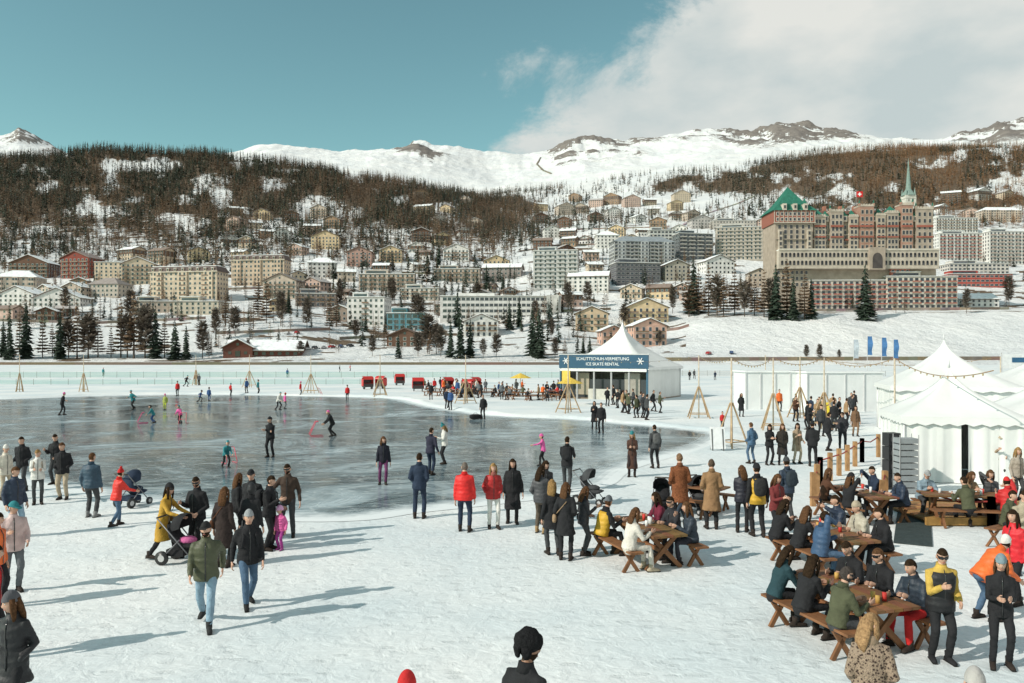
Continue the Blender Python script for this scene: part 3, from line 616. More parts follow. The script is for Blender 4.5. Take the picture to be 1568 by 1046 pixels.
pb(1246,1432,326,338,5.5,19,red,2)
V=[(ux(1246),5,vz(326)),(ux(1432),5,vz(326)),(ux(1432),25,vz(326)),(ux(1246),25,vz(326)),(ux(1250),11,vz(318)),(ux(1428),11,vz(318)),(ux(1428),19,vz(318)),(ux(1250),19,vz(318))]
mb.add(np.array(V),BOXF,2,(.16,.08,.06))
for i,(uc,hw,vt,g) in enumerate([(1258,9,330,1),(1284,10,322,0),(1310,7,330,1),(1330,11,314,0),(1352,7,328,1),(1370,9,324,1),(1392,9,312,0),(1419,13,318,0)]):
    wcol=st if i%2 else (.40,.33,.26)
    if i in (3,6): wcol=(.34,.2,.15)
    pb(uc-hw,uc+hw,vt,412,2.4,8,wcol); nb=3 if hw>8 else 2
    pw(uc-hw+1,uc+hw-1,vt+4,383,2.4,nb,6,1.4,2.3,crm); cren(uc-hw,uc+hw,vt,2.2,crm,5)
    pb(uc-hw-.5,uc+hw+.5,vt-1,vt+1,2.1,8.5,crm)
    pb(uc-hw+.5,uc+hw-.5,344,347,1.6,1,(.3,.1,.07)); pb(uc-hw+.5,uc+hw-.5,361,363,1.5,1,(.3,.1,.07))
    if g: pyr(uc,hw*.85,vt-2,vt-11,6.5,grn,1.1)
    else:
        for e in (-1,1): pb(uc+e*hw-1,uc+e*hw+1,vt-4,vt,2,2,wcol); pyr(uc+e*hw,1.2,vt-4,vt-9,3,grn,1.1)
for uc in (1268,1297,1342,1362,1382,1406): pb(uc-4,uc+4,329,338,3.2,5,crm); pyr(uc,4.3,329,321,5,grn,1.15); pw(uc-3,uc+3,330,337,3.2,1,1,1.6,2)
for uc in (1275,1300,1322,1345,1400): pb(uc-2,uc+2,310,325,12,3,(.35,.16,.11))
for (a,b_,vv_) in ((1246,1434,358),(1246,1434,374),(1188,1246,366)): mb.box((ux(a)+ux(b_))/2,4.3 if a>1200 else .6,vz(vv_),(b_-a)*s,1.4,.3,0,crm)
for i in range(22): 
    u_=1250+i*8.3; mb.box(ux(u_),1.2+2.5,vz(366),5*s,1.3,.9,3,(.45,.36,.28) if i%3 else (.35,.12,.08))
mb.cyl((ux(1325),13,vz(318)),(ux(1325),13,vz(286)),.18,.1,6,3,(.3,.3,.3))
mb.box(ux(1325)+2.2,13,vz(291),4,.08,3.6,3,(.6,.02,.02)); mb.box(ux(1325)+2.2,12.93,vz(291),2.2,.06,.7,3,(.8,.8,.8)); mb.box(ux(1325)+2.2,12.9,vz(291),.7,.07,2.2,3,(.8,.8,.8))
mb.build('palace_hotel',BM,(x0,y0,z0),0)
xc,yc,zc=place(1391,330); s2=yc/F; mb=MB(); a=8*s2
mb.box(0,0,10*s2,2*a,2*a,40*s2,0,(.55,.53,.47)); mb.box(0,0,25*s2,2*a+.8,2*a+.8,.6,0,(.4,.38,.34))
for z_ in (22,14): 
    for q in (-1,1): mb.box(q*a*.4,-a-.05,z_*s2,1.2,.2,3,1,(.03,.03,.035))
v_,f_=tube([(0,0,30*s2),(0,0,40*s2),(0,0,88*s2)],[(a*1.35,a*1.35),(a*.5,a*.5),(.08,.08)],8,rot=.39); mb.add(v_,f_,2,(.2,.27,.24))
for q in ((-1,-1),(1,-1),(1,1),(-1,1)): v_,f_=tube([(q[0]*a*.8,q[1]*a*.8,30*s2),(q[0]*a*.8,q[1]*a*.8,42*s2)],[(a*.25,a*.25),(.05,.05)],6); mb.add(v_,f_,2,(.2,.27,.24))
mb.build('church_tower',BM,(xc,yc,zc))
def lineobj(name,pts,h,th,col,mat=M_wall):
    mb=MB()
    for (a,b_) in zip(pts[:-1],pts[1:]):
        a=np.array(a,float);b_=np.array(b_,float); d_=b_-a
        nv=np.array([-d_[1],d_[0],0]); nv/=np.linalg.norm(nv)+1e-9; nv*=th/2
        V=[a-nv-[0,0,1],b_-nv-[0,0,1],b_+nv-[0,0,1],a+nv-[0,0,1],a-nv+[0,0,h],b_-nv+[0,0,h],b_+nv+[0,0,h],a+nv+[0,0,h]]
        mb.add(np.array(V),BOXF,0,tuple(c*random.uniform(.85,1.15) for c in col))
    return mb.build(name,[mat])
def pline(P_,step=14):
    o=[]
    for (a,b_) in zip(P_[:-1],P_[1:]):
        n=max(1,int(math.hypot(b_[0]-a[0],b_[1]-a[1])/step))
        for i in range(n): t=i/n; o.append(place(a[0]+(b_[0]-a[0])*t,a[1]+(b_[1]-a[1])*t))
    return o
lineobj('retaining_wall',pline([(1000,553),(1250,552),(1700,551)]),1.6,.5,(.19,.15,.12))
for P_ in [[(0,492),(150,496),(330,488)],[(330,512),(520,505)],[(520,520),(700,512)],[(860,478),(950,474)],[(700,474),(860,470)],[(560,470),(680,466)],[(340,444),(520,440)],[(880,352),(1040,348)],[(830,378),(1000,372)],[(1180,478),(1380,475),(1560,474)],[(940,516),(1040,505),(1070,495)],[(600,418),(760,424)],[(0,452),(130,448)]]:
    lineobj('garden_wall',pline(P_),1.5,.5,(.22,.18,.15))
lineobj('mountain_road_edge',pline([(1040,348),(1075,330),(1130,312),(1165,296)],8),1.2,3.,(.36,.33,.3))
lineobj('snow_gallery',pline([(828,242),(822,252),(832,262),(848,268)],4),4,5.,(.2,.17,.14))
pts=[(x_,328,0) for x_ in range(-260,80,20)]; lineobj('shore_fence',pts,1.1,.1,(.16,.12,.09),M_wood)
def netting(pts,col,h=1.0):
    mb=MB()
    for (a,b_) in zip(pts[:-1],pts[1:]):
        a=np.array(a);b_=np.array(b_); n=int(np.linalg.norm(b_-a)/2.5)
        for i in range(n+1):
            p=a+(b_-a)*i/n; mb.cyl((p[0],p[1],0),(p[0],p[1],h+.15),.03,n=5,col=(.2,.2,.18))
        ang=math.atan2(b_[1]-a[1],b_[0]-a[0]); c=(a+b_)/2; ln=np.linalg.norm(b_-a)
        for z_ in np.arange(.15,h+.01,.17): mb.box(c[0],c[1],z_,ln,.02,.05,0,col,ang)
    return mb.build('safety_netting',[M_plas])
netting([(-130,150),(-40,152),(10,150)],(.08,.35,.25)); netting([(-90,116),(-20,118)],(.1,.4,.33),.7); netting([(20,165),(75,160)],(.3,.3,.28))
def car_mesh(col):
    mb=MB(); prof=[(-2.1,.35),(-2.15,.75),(-2.0,.95),(-1.3,1.0),(-.8,1.42),(.7,1.45),(1.35,1.0),(2.0,.9),(2.15,.6),(2.1,.35)]
    n=len(prof); V=[]
    for y_ in (-.85,.85): V+=[(x_,y_*(.86 if z_>1.1 else 1),z_) for x_,z_ in prof]
    f=[tuple(range(n)),tuple(range(2*n-1,n-1,-1))]+[(i,(i+1)%n+0,(i+1)%n+n,i+n)[::-1] for i in range(n)]
    mb.add(np.array(V),f,0,col)
    for y_ in (-1,1):
        mb.add(np.array([(-1.2,y_*.86,1.02),(-.78,y_*.76,1.36),(.66,y_*.76,1.38),(1.2,y_*.86,1.02)]),[(0,1,2,3)],1,(.03,.035,.04))
        for x_ in (-1.35,1.35): mb.cyl((x_,y_*.88,.33),(x_,y_*.66,.33),.33,n=14,mat=0,col=(.02,.02,.02)); mb.cyl((x_,y_*.9,.33),(x_,y_*.87,.33),.18,n=10,mat=0,col=(.4,.4,.4))
    mb.box(2.13,.6,.7,.06,.35,.15,1,(.6,.6,.6)); mb.box(2.13,-.6,.7,.06,.35,.15,1,(.6,.6,.6))
    mb.add(np.array([(1.33,-.72,1.03),(1.33,.72,1.03),(.74,.68,1.42),(.74,-.68,1.42)]),[(0,1,2,3)],1,(.03,.035,.04))
    return mesh_only(mb,'parked_car',[M_metal,M_glass])
CM=[car_mesh(c) for c in ((.03,.03,.035),(.5,.5,.5),(.3,.02,.02),(.05,.08,.16))]
for i,(u,v) in enumerate([(482,534),(494,534),(508,533),(522,532),(536,531),(470,536),(1085,543),(1120,542),(640,536),(655,535),(200,500),(215,500),(240,499),(440,512),(455,511)]):
    x,y,z=place(u,v); objm(CM[i%4],'parked_car',(x,y,z+.02),random.uniform(-.3,.3)+1.2)

# ------------------------------------------------------------------ tents
def pagoda(name,cx,cy,a,dep,eave,peak,rot,walls=(1,1,1,1),n=10,finial=True,door=False):
    mb=MB(); V=[];f=[]; K=12; M=8*4
    def sq(t):
        t=t*4; k=int(t)%4; q=t-int(t); c=[(-1,-1),(1,-1),(1,1),(-1,1)]; a_,b_=c[k],c[(k+1)%4]; return (a_[0]+(b_[0]-a_[0])*q,a_[1]+(b_[1]-a_[1])*q)
    for i in range(K+1):
        t=i/K; r=(1-t)**1.75*.97+.03*(1-t)+.006; z=eave+(peak-eave)*t
        for j in range(M):
            x_,y_=sq(j/M); cornerness=max(0,abs(x_)+abs(y_)-1)
            V.append((x_*r*a/2*1.03,y_*r*dep/2*1.03,z-(1-cornerness)*.14*math.sin(t*3.14)))
    for i in range(K):
        for j in range(M): k=(j+1)%M; f.append((i*M+j,i*M+k,(i+1)*M+k,(i+1)*M+j))
    mb.add(np.array(V),f,0,(.74,.745,.72),True)
    V=[];f=[]; MM=M*2
    for j in range(MM):
        x_,y_=sq(j/MM); sc_=.22+.08*(j%2)
        V+=[(x_*a/2*1.035,y_*dep/2*1.035,eave+.01),(x_*a/2*1.04,y_*dep/2*1.04,eave-sc_)]
    for j in range(MM): k=(j+1)%MM; f.append((2*j,2*j+1,2*k+1,2*k))
    mb.add(np.array(V),f,0,(.74,.74,.72))
    cs=[(-1,-1),(1,-1),(1,1),(-1,1)]
    for c in cs: mb.cyl((c[0]*a/2*.985,c[1]*dep/2*.985,0),(c[0]*a/2*.985,c[1]*dep/2*.985,eave),.05,n=8,mat=1,col=(.6,.6,.6))
    for k in range(4):
        if not walls[k]: continue
        p,q=np.array(cs[k],float)*np.array([a/2,dep/2])*.98,np.array(cs[(k+1)%4],float)*np.array([a/2,dep/2])*.98
        nn=36; nrm_=np.array([(q-p)[1],-(q-p)[0]]); nrm_/=np.linalg.norm(nrm_)
        V=[];f=[]
        for i in range(nn+1):
            for z_ in (0.02,eave*.5,eave):
                o=.07*math.sin(i*1.7+math.sin(i*.7)*2)*(1-z_/eave*.7); w_=p+(q-p)*i/nn+nrm_*o; V.append((w_[0],w_[1],z_))
        for i in range(nn):
            if door and k==0 and 17<=i<=18: continue
            for j in range(2): f.append((i*3+j,i*3+3+j,i*3+4+j,i*3+1+j))
        mb.add(np.array(V),f,0,(.72,.725,.70),True)
    if finial: mb.cyl((0,0,peak-.05),(0,0,peak+.3),.05,.01,6,1,(.7,.7,.7))
    return mb.build(name,[M_tent,M_metal],(cx,cy,0),rot)
emp=bpy.data.objects.new('ice_skate_rental_tent',None); C.objects.link(emp)
ang=math.radians(-31); wd=9.3; p2=np.array([13.0,76.3]); dv=np.array([math.cos(ang),math.sin(ang)]); p1=p2-dv*wd; pn=np.array([-dv[1],dv[0]])
emp.location=(*((p1+p2)/2+pn*4.8),0); emp.rotation_euler=(0,0,ang)
o=pagoda('tent_shell',0,0,wd,9.6,3.2,7.8,0,(0,1,1,1)); o.parent=emp
mb=MB(); mb.box(0,-4.95,3.75,wd+.3,.14,1.35,0,(.015,.07,.13)); mb.box(0,-4.96,4.46,wd+.5,.2,.1,0,(.5,.5,.5))
for i in range(6): xx=-wd/2+wd*i/5; mb.box(xx,-4.93,1.55,.16,.16,3.1,0,(.03,.1,.16) if i in(0,5) else (.35,.35,.35))
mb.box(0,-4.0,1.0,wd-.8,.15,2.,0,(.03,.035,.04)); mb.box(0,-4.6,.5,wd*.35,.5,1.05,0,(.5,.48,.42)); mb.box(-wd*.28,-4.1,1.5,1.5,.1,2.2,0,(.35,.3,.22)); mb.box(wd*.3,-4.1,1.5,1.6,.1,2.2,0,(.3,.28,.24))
mb.box(0,0,.06,wd,9.4,.1,0,(.2,.15,.1)); mb.box(-wd*.42,-5.2,2.3,.9,.1,1.,0,(.7,.5,.08)); mb.box(0,-5.1,2.9,wd,.06,.25,0,(.7,.7,.68))
o=mb.build('sign_and_counter',[M_plas]); o.parent=emp
def text(body,loc,size,rot,parent,col=(.75,.78,.78)):
    cu=bpy.data.curves.new('lettering','FONT'); cu.body=body; cu.size=size; cu.align_x='CENTER'; cu.extrude=.01
    o=bpy.data.objects.new('lettering',cu); C.objects.link(o); o.location=loc; o.rotation_euler=rot; o.parent=parent
    m,nt_,b_=newmat('lettering_white'); b_.inputs['Base Color'].default_value=(*col,1); cu.materials.append(m); return o
text('SCHLITTSCHUH-VERMIETUNG',(0,-5.04,3.88),.42,(math.pi/2,0,0),emp); text('ICE SKATE RENTAL',(0,-5.04,3.36),.42,(math.pi/2,0,0),emp)
for q in (-1,1):
    mb=MB()
    for k in range(3): a_=k*math.pi/3; mb.beam((-.35*math.cos(a_),0,-.35*math.sin(a_)),(.35*math.cos(a_),0,.35*math.sin(a_)),.07,col=(.75,.75,.75))
    o=mb.build('snowflake_logo',[M_plas],(q*wd*.43,-5.06,3.8)); o.parent=emp
for (u,v,a,ev,pk,r_) in [(1453,742,3.9,2.3,4.05,-.25),(1612,735,4.0,2.3,4.05,-.25),(1445,672,6.2,2.75,5.35,-.3),(1600,668,6.2,2.75,4.9,-.3)]:
    x,y=gx(u,v); q=(y+a/2)/y; pagoda('pagoda_tent',x*q,y*q,a,a,ev,pk,r_,door=True)
mb=MB()
for (u0,u1,v) in [(1142,1232,627),(1236,1352,630)]:
    xa,ya=gx(u0,v); xb,yb=gx(u1,v); w=xb-xa; h=3.0
    for k in range(4): mb.box(xa+w*(k+.5)/4,ya+1.8,h/2,w/4-.04,3.6,h,0,(.70,.71,.70)); mb.box(xa+w*k/4,ya-.03,h/2,.08,.08,h,1,(.55,.55,.55))
    mb.box(xa+w/2,ya+1.8,h+.06,w+.2,3.8,.12,0,(.78,.79,.78))
mb.build('white_cabin_tent',[M_tent,M_metal])
mb=MB(); x,y=gx(1562,625); mb.box(0,0,3.9,3.2,.1,1.2,0,(.7,.7,.7)); mb.box(.3,-.06,4.,2.0,.05,.4,0,(.02,.1,.2)); mb.cyl((-1.55,0,0),(-1.55,0,4.6),.06,col=(.4,.4,.4)); mb.cyl((1.55,0,0),(1.55,0,4.6),.06,col=(.4,.4,.4)); mb.build('sponsor_banner',[M_plas],(x,y,0))
for u,vt in [(1307,520),(1328,515),(1350,517),(1368,520)]:
    x,y=gx(u,628); zt=4.5+(542-vt)*y/F; mb=MB(); mb.cyl((0,0,0),(0,0,zt),.03,.02,6,0,(.5,.5,.5))
    V=[];f=[];
    for i in range(9): z_=zt-1.5+1.5*i/8; V+=[(0.03,0,z_),(.42,.1*math.sin(i),z_)]
    for i in range(8): f.append((2*i,2*i+1,2*i+3,2*i+2))
    mb.add(np.array(V),f,1,(.08,.2,.42) if u!=1307 else (.5,.55,.6),True); mb.build('banner_flag',[M_metal,M_fab],(x,y,0))

# ------------------------------------------------------------------ timber tripods & light strings
WD=(.42,.29,.17)
tops=[]
def tripod(u,v,h=4.4,wide=1.0):
    x,y=gx(u,v); mb=MB(); mb.cyl((0,0,0),(0,0,h),.05,.04,8,0,(.5,.42,.32))
    n=4
    for k in range(n):
        a=k*2*math.pi/n+.5; p=(wide*math.cos(a),wide*math.sin(a),0); mb.beam(p,(.05*math.cos(a),.05*math.sin(a),h*.5),.08,.055,0,WD)
        a2=a+2*math.pi/n; q=(wide*.85*math.cos(a2),wide*.85*math.sin(a2),.3); mb.beam((wide*.85*math.cos(a),wide*.85*math.sin(a),.3),q,.07,.05,0,WD)
    mb.build('timber_light_pole',[M_wood],(x,y,0),random.random()); tops.append((x,y,h))
for u,v in [(382,593),(476,602),(582,608),(713,618),(870,632),(1070,640)]: tripod(u,v)
L1=list(tops); tops.clear()
for u,v,w in [(1120,685,.8),(1184,658,.9),(1262,655,.9),(1370,690,.5),(1225,640,.9),(1532,640,.8)]: tripod(u,v,4.3,w)
for u,v in [(30,600),(128,600),(300,590),(1172,612)]: tripod(u,v,4.4,.5)
def string(pts,sag,r,col,name):
    mb=MB()
    for a,b_ in zip(pts[:-1],pts[1:]):
        a=np.array(a);b_=np.array(b_); n=14
        P=[a+(b_-a)*i/n-np.array([0,0,sag*4*(i/n)*(1-i/n)]) for i in range(n+1)]
        v_,f_=tube(P,[(r,r)]*len(P),5); mb.add(v_,f_,0,col,True)
        for i in range(1,n): v_,f_=ball(P[i]-np.array([0,0,.05]),(.028,.028,.04)); mb.add(v_,f_,0,(.4,.3,.15),True)
    mb.build(name,[M_plas])
string(L1,.5,.01,(.1,.09,.08),'string_lights')
string([tops[0],tops[1],tops[2],tops[3],(14.5,24,4.0)],.45,.018,(.3,.17,.08),'string_lights'); string([L1[-1],tops[0]],.3,.012,(.1,.09,.08),'string_lights'); string([tops[4],tops[5]],.6,.018,(.3,.17,.08),'string_lights')

# ------------------------------------------------------------------ furniture
WT=(.20,.09,.04)
def picnic(x,y,rot,L=2.1,col=WT,name='picnic_table'):
    mb=MB()
    for i in range(5): mb.box(-.32+.16*i,0,.74,.15,L,.045,0,tuple(c*random.uniform(.8,1.2) for c in col))
    for e in (-1,1):
        yy=e*(L/2-.3)
        for q in (-1,1): mb.beam((q*.42,yy+.02*q,0.0),(-q*.30,yy+.02*q,.72),.09,.05,0,col)
        mb.box(0,yy,.70,.7,.07,.06,0,col)
    mb.box(0,0,.36,.06,L-.6,.08,0,col)
    for s_ in (-1,1):
        for i in range(2): mb.box(s_*(.76+.0)+(-.075+.15*i),0,.45,.14,L,.04,0,col)
        for e in (-1,1):
            yy=e*(L/2-.3)
            for q in (-1,1): mb.beam((s_*.76+q*.17,yy,0),(s_*.76-q*.12,yy+.02,.43),.07,.05,0,col)
    for k in range(6): 
        px,py=random.uniform(-.25,.25),random.uniform(-L*.4,L*.4); mb.cyl((px,py,.763),(px,py,.763+random.uniform(.1,.16)),.035,n=8,col=random.choice([(.7,.7,.68),(.5,.3,.08),(.6,.05,.04)]))
    mb.box(.1,.2,.775,.28,.2,.02,0,(.6,.6,.58),.3)
    mb.build(name,[M_wood],(x,y,0),rot)
def bench(x,y,rot,L=1.3):
    mb=MB()
    for i in range(2): mb.box(0,-.075+.15*i,.45,L,.14,.04,0,WT)
    for e in (-1,1):
        for q in (-1,1): mb.beam((e*(L/2-.15),q*.16,0),(e*(L/2-.15),-q*.10,.43),.06,.05,0,WT)
    mb.build('wooden_bench',[M_wood],(x,y,0),rot)
def seatpos(tx,ty,rot,side,along):
    lx,ly=side*.80,along; return tx+lx*math.cos(rot)-ly*math.sin(rot), ty+lx*math.sin(rot)+ly*math.cos(rot)
def stroller(x,y,rot,col=(.02,.02,.022),acc=(.02,.02,.022),s=1.):
    mb=MB(); g=(.15,.15,.16)
    for (a,b_) in ((-.26,-.3),(.26,-.3),(-.22,.42),(.22,.42)):
        r_=.15 if b_<0 else .11
        v_,f_=tube([(a-.025,b_,r_),(a+.025,b_,r_)],[(r_,r_)]*2,14); mb.add(v_,f_,1,(.02,.02,.02),True); v_,f_=tube([(a-.03,b_,r_),(a+.03,b_,r_)],[(r_*.5,r_*.5)]*2,10); mb.add(v_,f_,1,(.4,.4,.4))
    for q in (-1,1):
        mb.cyl((q*.25,-.3,.15),(q*.24,.1,.55),.014,mat=1,col=g); mb.cyl((q*.22,.42,.11),(q*.25,-.42,1.0),.014,mat=1,col=g); 
    mb.cyl((-.25,-.42,1.),(.25,-.42,1.),.02,mat=1,col=(.05,.04,.03))
    P=[(0,.42,.42),(0,.30,.40),(0,.05,.42),(0,-.15,.6),(0,-.22,.85)]; v_,f_=tube(P,[(.16,.03),(.2,.07),(.21,.1),(.21,.08),(.19,.05)],12,side=(1,0,0)); mb.add(v_,f_,0,col,True)
    v_,f_=ball((0,.15,.5),(.17,.2,.09)); mb.add(v_,f_,0,acc,True)
    V=[];f=[]
    for i in range(8):
        a=math.radians(-20+i*18); 
        for j in range(9):
            t=(j/8-.5)*math.pi; V.append((.23*math.sin(t),-.12-.30*math.cos(a)*abs(math.cos(t))**.6*1+.0+.08, .78+.30*math.sin(a)*abs(math.cos(t))**.6))
    for i in range(7):
        for j in range(8): f.append((i*9+j,i*9+j+1,i*9+10+j,i*9+9+j))
    mb.add(np.array(V)+np.array([0,.12,0]),f,0,col,True)
    mb.box(0,-.05,.25,.36,.4,.14,0,col)
    mb.build('baby_stroller',[M_fab,M_plas],(x,y,0),-rot,s)
def skate_frame(x,y,rot,col=(.7,.03,.08),s=1.):
    mb=MB()
    for q in (-1,1):
        P=[(q*.28,-.3,.03),(q*.28,.35,.03),(q*.26,.42,.12),(q*.22,.1,.8),(q*.22,-.05,.82)]; v_,f_=tube(P,[(.017,.017)]*5,7); mb.add(v_,f_,0,col,True)
    mb.cyl((-.22,.02,.82),(.22,.02,.82),.017,col=col); mb.cyl((-.25,.3,.35),(.25,.3,.35),.014,col=col)
    mb.build('skating_aid_frame',[M_plas],(x,y,.01),-rot,s)
def redchair(x,y,rot):
    mb=MB(); rc_=(.5,.025,.02)
    mb.box(0,0,.45,1.3,.7,.35,0,(.04,.03,.03)); mb.box(0,.3,.95,1.3,.15,1.0,0,rc_); mb.box(0,-.05,.67,1.2,.6,.1,0,(.06,.02,.02))
    V=[];f=[]
    for i in range(7):
        a=math.radians(i*16); 
        for q in (-.7,.7): V.append((q,.38-.75*math.sin(a),1.35+.4*math.cos(a)-.1))
    for i in range(6): f.append((2*i,2*i+1,2*i+3,2*i+2))
    mb.add(np.array(V),f,0,rc_,True)
    for q in (-.66,.66): mb.box(q,.05,.85,.06,.75,.9,0,rc_)
    mb.box(0,.2,1.05,1.1,.06,.5,0,(.03,.015,.015))
    for q in (-.5,.5): mb.cyl((q-.05,-.2,.25),(q+.05,-.2,.25),.25,n=12,mat=0,col=(.02,.02,.02))
    for q in (-.5,.5): mb.beam((q,.25,0),(q,.25,.3),.06,col=(.05,.05,.05))
    mb.build('red_hooded_lounger',[M_plas],(x,y,0),rot)
for u,v,r_ in [(563,596,.5),(583,595,-.5),(612,590,.4),(640,599,.2),(686,598,.7),(716,603,-.5),(728,598,.8)]: redchair(*gx(u,v),r_)
def umbrella(x,y,col=(.65,.45,.08),h=2.4):
    mb=MB(); mb.cyl((0,0,0),(0,0,h),.03,col=(.5,.5,.5)); n=8; V=[(0,0,h+.05)];f=[]
    for i in range(n): a=i/n*6.283; V.append((1.2*math.cos(a),1.2*math.sin(a),h-.5))
    for i in range(n): f.append((0,1+i,1+(i+1)%n))
    mb.add(np.array(V),f,0,col); mb.build('yellow_parasol',[M_fab],(x,y,0))
umbrella(*gx(797,606)); umbrella(*gx(873,620))
T1=(*gx(990,858),.32); T2=(*gx(1272,868),.25); T3=(*gx(1300,975),.30); T4=(*gx(1318,795),.2); T5=(*gx(1478,800),.15)
for t in (T1,T2,T3): picnic(*t)
picnic(T4[0],T4[1],T4[2]); picnic(T5[0],T5[1],1.4,2.2)
x,y=gx(1085,798); picnic(x,y+1.2,.9,1.6)
for u,v in [(665,606),(700,608),(745,606),(785,607),(820,612),(850,610)]: picnic(*gx(u,v),random.uniform(1,2))
def railing(pts,h=1.0,col=(.36,.2,.09)):
    mb=MB()
    for i,(a,b_) in enumerate(zip(pts[:-1],pts[1:])):
        a=np.array(a);b_=np.array(b_); n=max(1,int(np.linalg.norm(b_-a)/1.3))
        for k in range(n+1): p=a+(b_-a)*k/n; mb.box(p[0],p[1],h/2,.14,.14,h,0,col)
        for z_ in (h-.12,): 
            v_,f_=tube([(a[0],a[1],z_),((a+b_)[0]/2,(a+b_)[1]/2,z_-.13),(b_[0],b_[1],z_)],[(.025,.025)]*3,6); mb.add(v_,f_,0,(.35,.05,.04),True)
    mb.build('timber_railing',[M_wood])
railing([gx(1245,775),gx(1256,745),gx(1320,708)]); railing([gx(1350,790),gx(1355,772)]); railing([gx(1320,708),gx(1345,700)])
railing([gx(1428,795),gx(1518,808),gx(1600,812)],.8); 
mb=MB()
xa,ya=gx(1430,806); 
for i in range(14): mb.box(xa+3.2,ya+.15+i*.2,.12,6.6,.18,.05,0,tuple(c*random.uniform(.8,1.2) for c in (.33,.17,.06)))
mb.box(xa+3.2,ya+1.5,.05,6.5,2.8,.1,0,(.1,.06,.03)); mb.box(xa+3.2,ya+.02,.13,6.8,.1,.2,0,(.36,.2,.06)); mb.build('timber_deck',[M_wood])
mb=MB(); q=[gx(1368,832),gx(1428,838),gx(1424,780),gx(1375,780)]; mb.add(np.array([(*p,.012) for p in q]+[(*p,.03) for p in q]),BOXF,0,(.04,.055,.055)); mb.build('rubber_mat',[M_fab])
x,y=gx(1365,748); mb=MB()
for k in range(4): mb.box(0,0,.3+k*.45,.42,.4,.43,0,(.02,.02,.022)); v_,f_=tube([(0,-.215,.3+k*.45),(0,-.2,.3+k*.45)],[(.14,.14)]*2,16); mb.add(v_,f_,0,(.06,.06,.065))
mb.box(0,0,.04,.6,.5,.08,0,(.03,.03,.03)); mb.build('loudspeaker_stack',[M_plas],(x,y,0),.1)
x,y=gx(1387,755); mb=MB()
for k in range(9): mb.box(0,0,.1+k*.2,.6,.45,.16,0,(.25,.27,.28))
for a_ in (-.3,.3):
    for b_ in (-.23,.23): mb.cyl((a_,b_,0),(a_,b_,1.9),.015,col=(.3,.3,.3))
mb.build('stacked_crates_rack',[M_plas],(x,y,0))
for (u,v,c) in [(1268,640,(.8,.6,.05)),(1098,690,(.75,.75,.75))]:
    x,y=gx(u,v); mb=MB(); mb.beam((-.25,-.2,0),(-.25,0,1.0),.05,col=(.1,.1,.1)); mb.beam((.25,-.2,0),(.25,0,1.),.05,col=(.1,.1,.1)); mb.add(np.array([(-.35,-.2,.1),(.35,-.2,.1),(.35,.02,1.1),(-.35,.02,1.1)]),[(0,1,2,3)],0,c); mb.beam((-.25,.2,0),(-.25,0,1.),.04,col=(.1,.1,.1)); mb.beam((.25,.2,0),(.25,0,1.),.04,col=(.1,.1,.1)); mb.build('sandwich_board',[M_plas],(x,y,0))

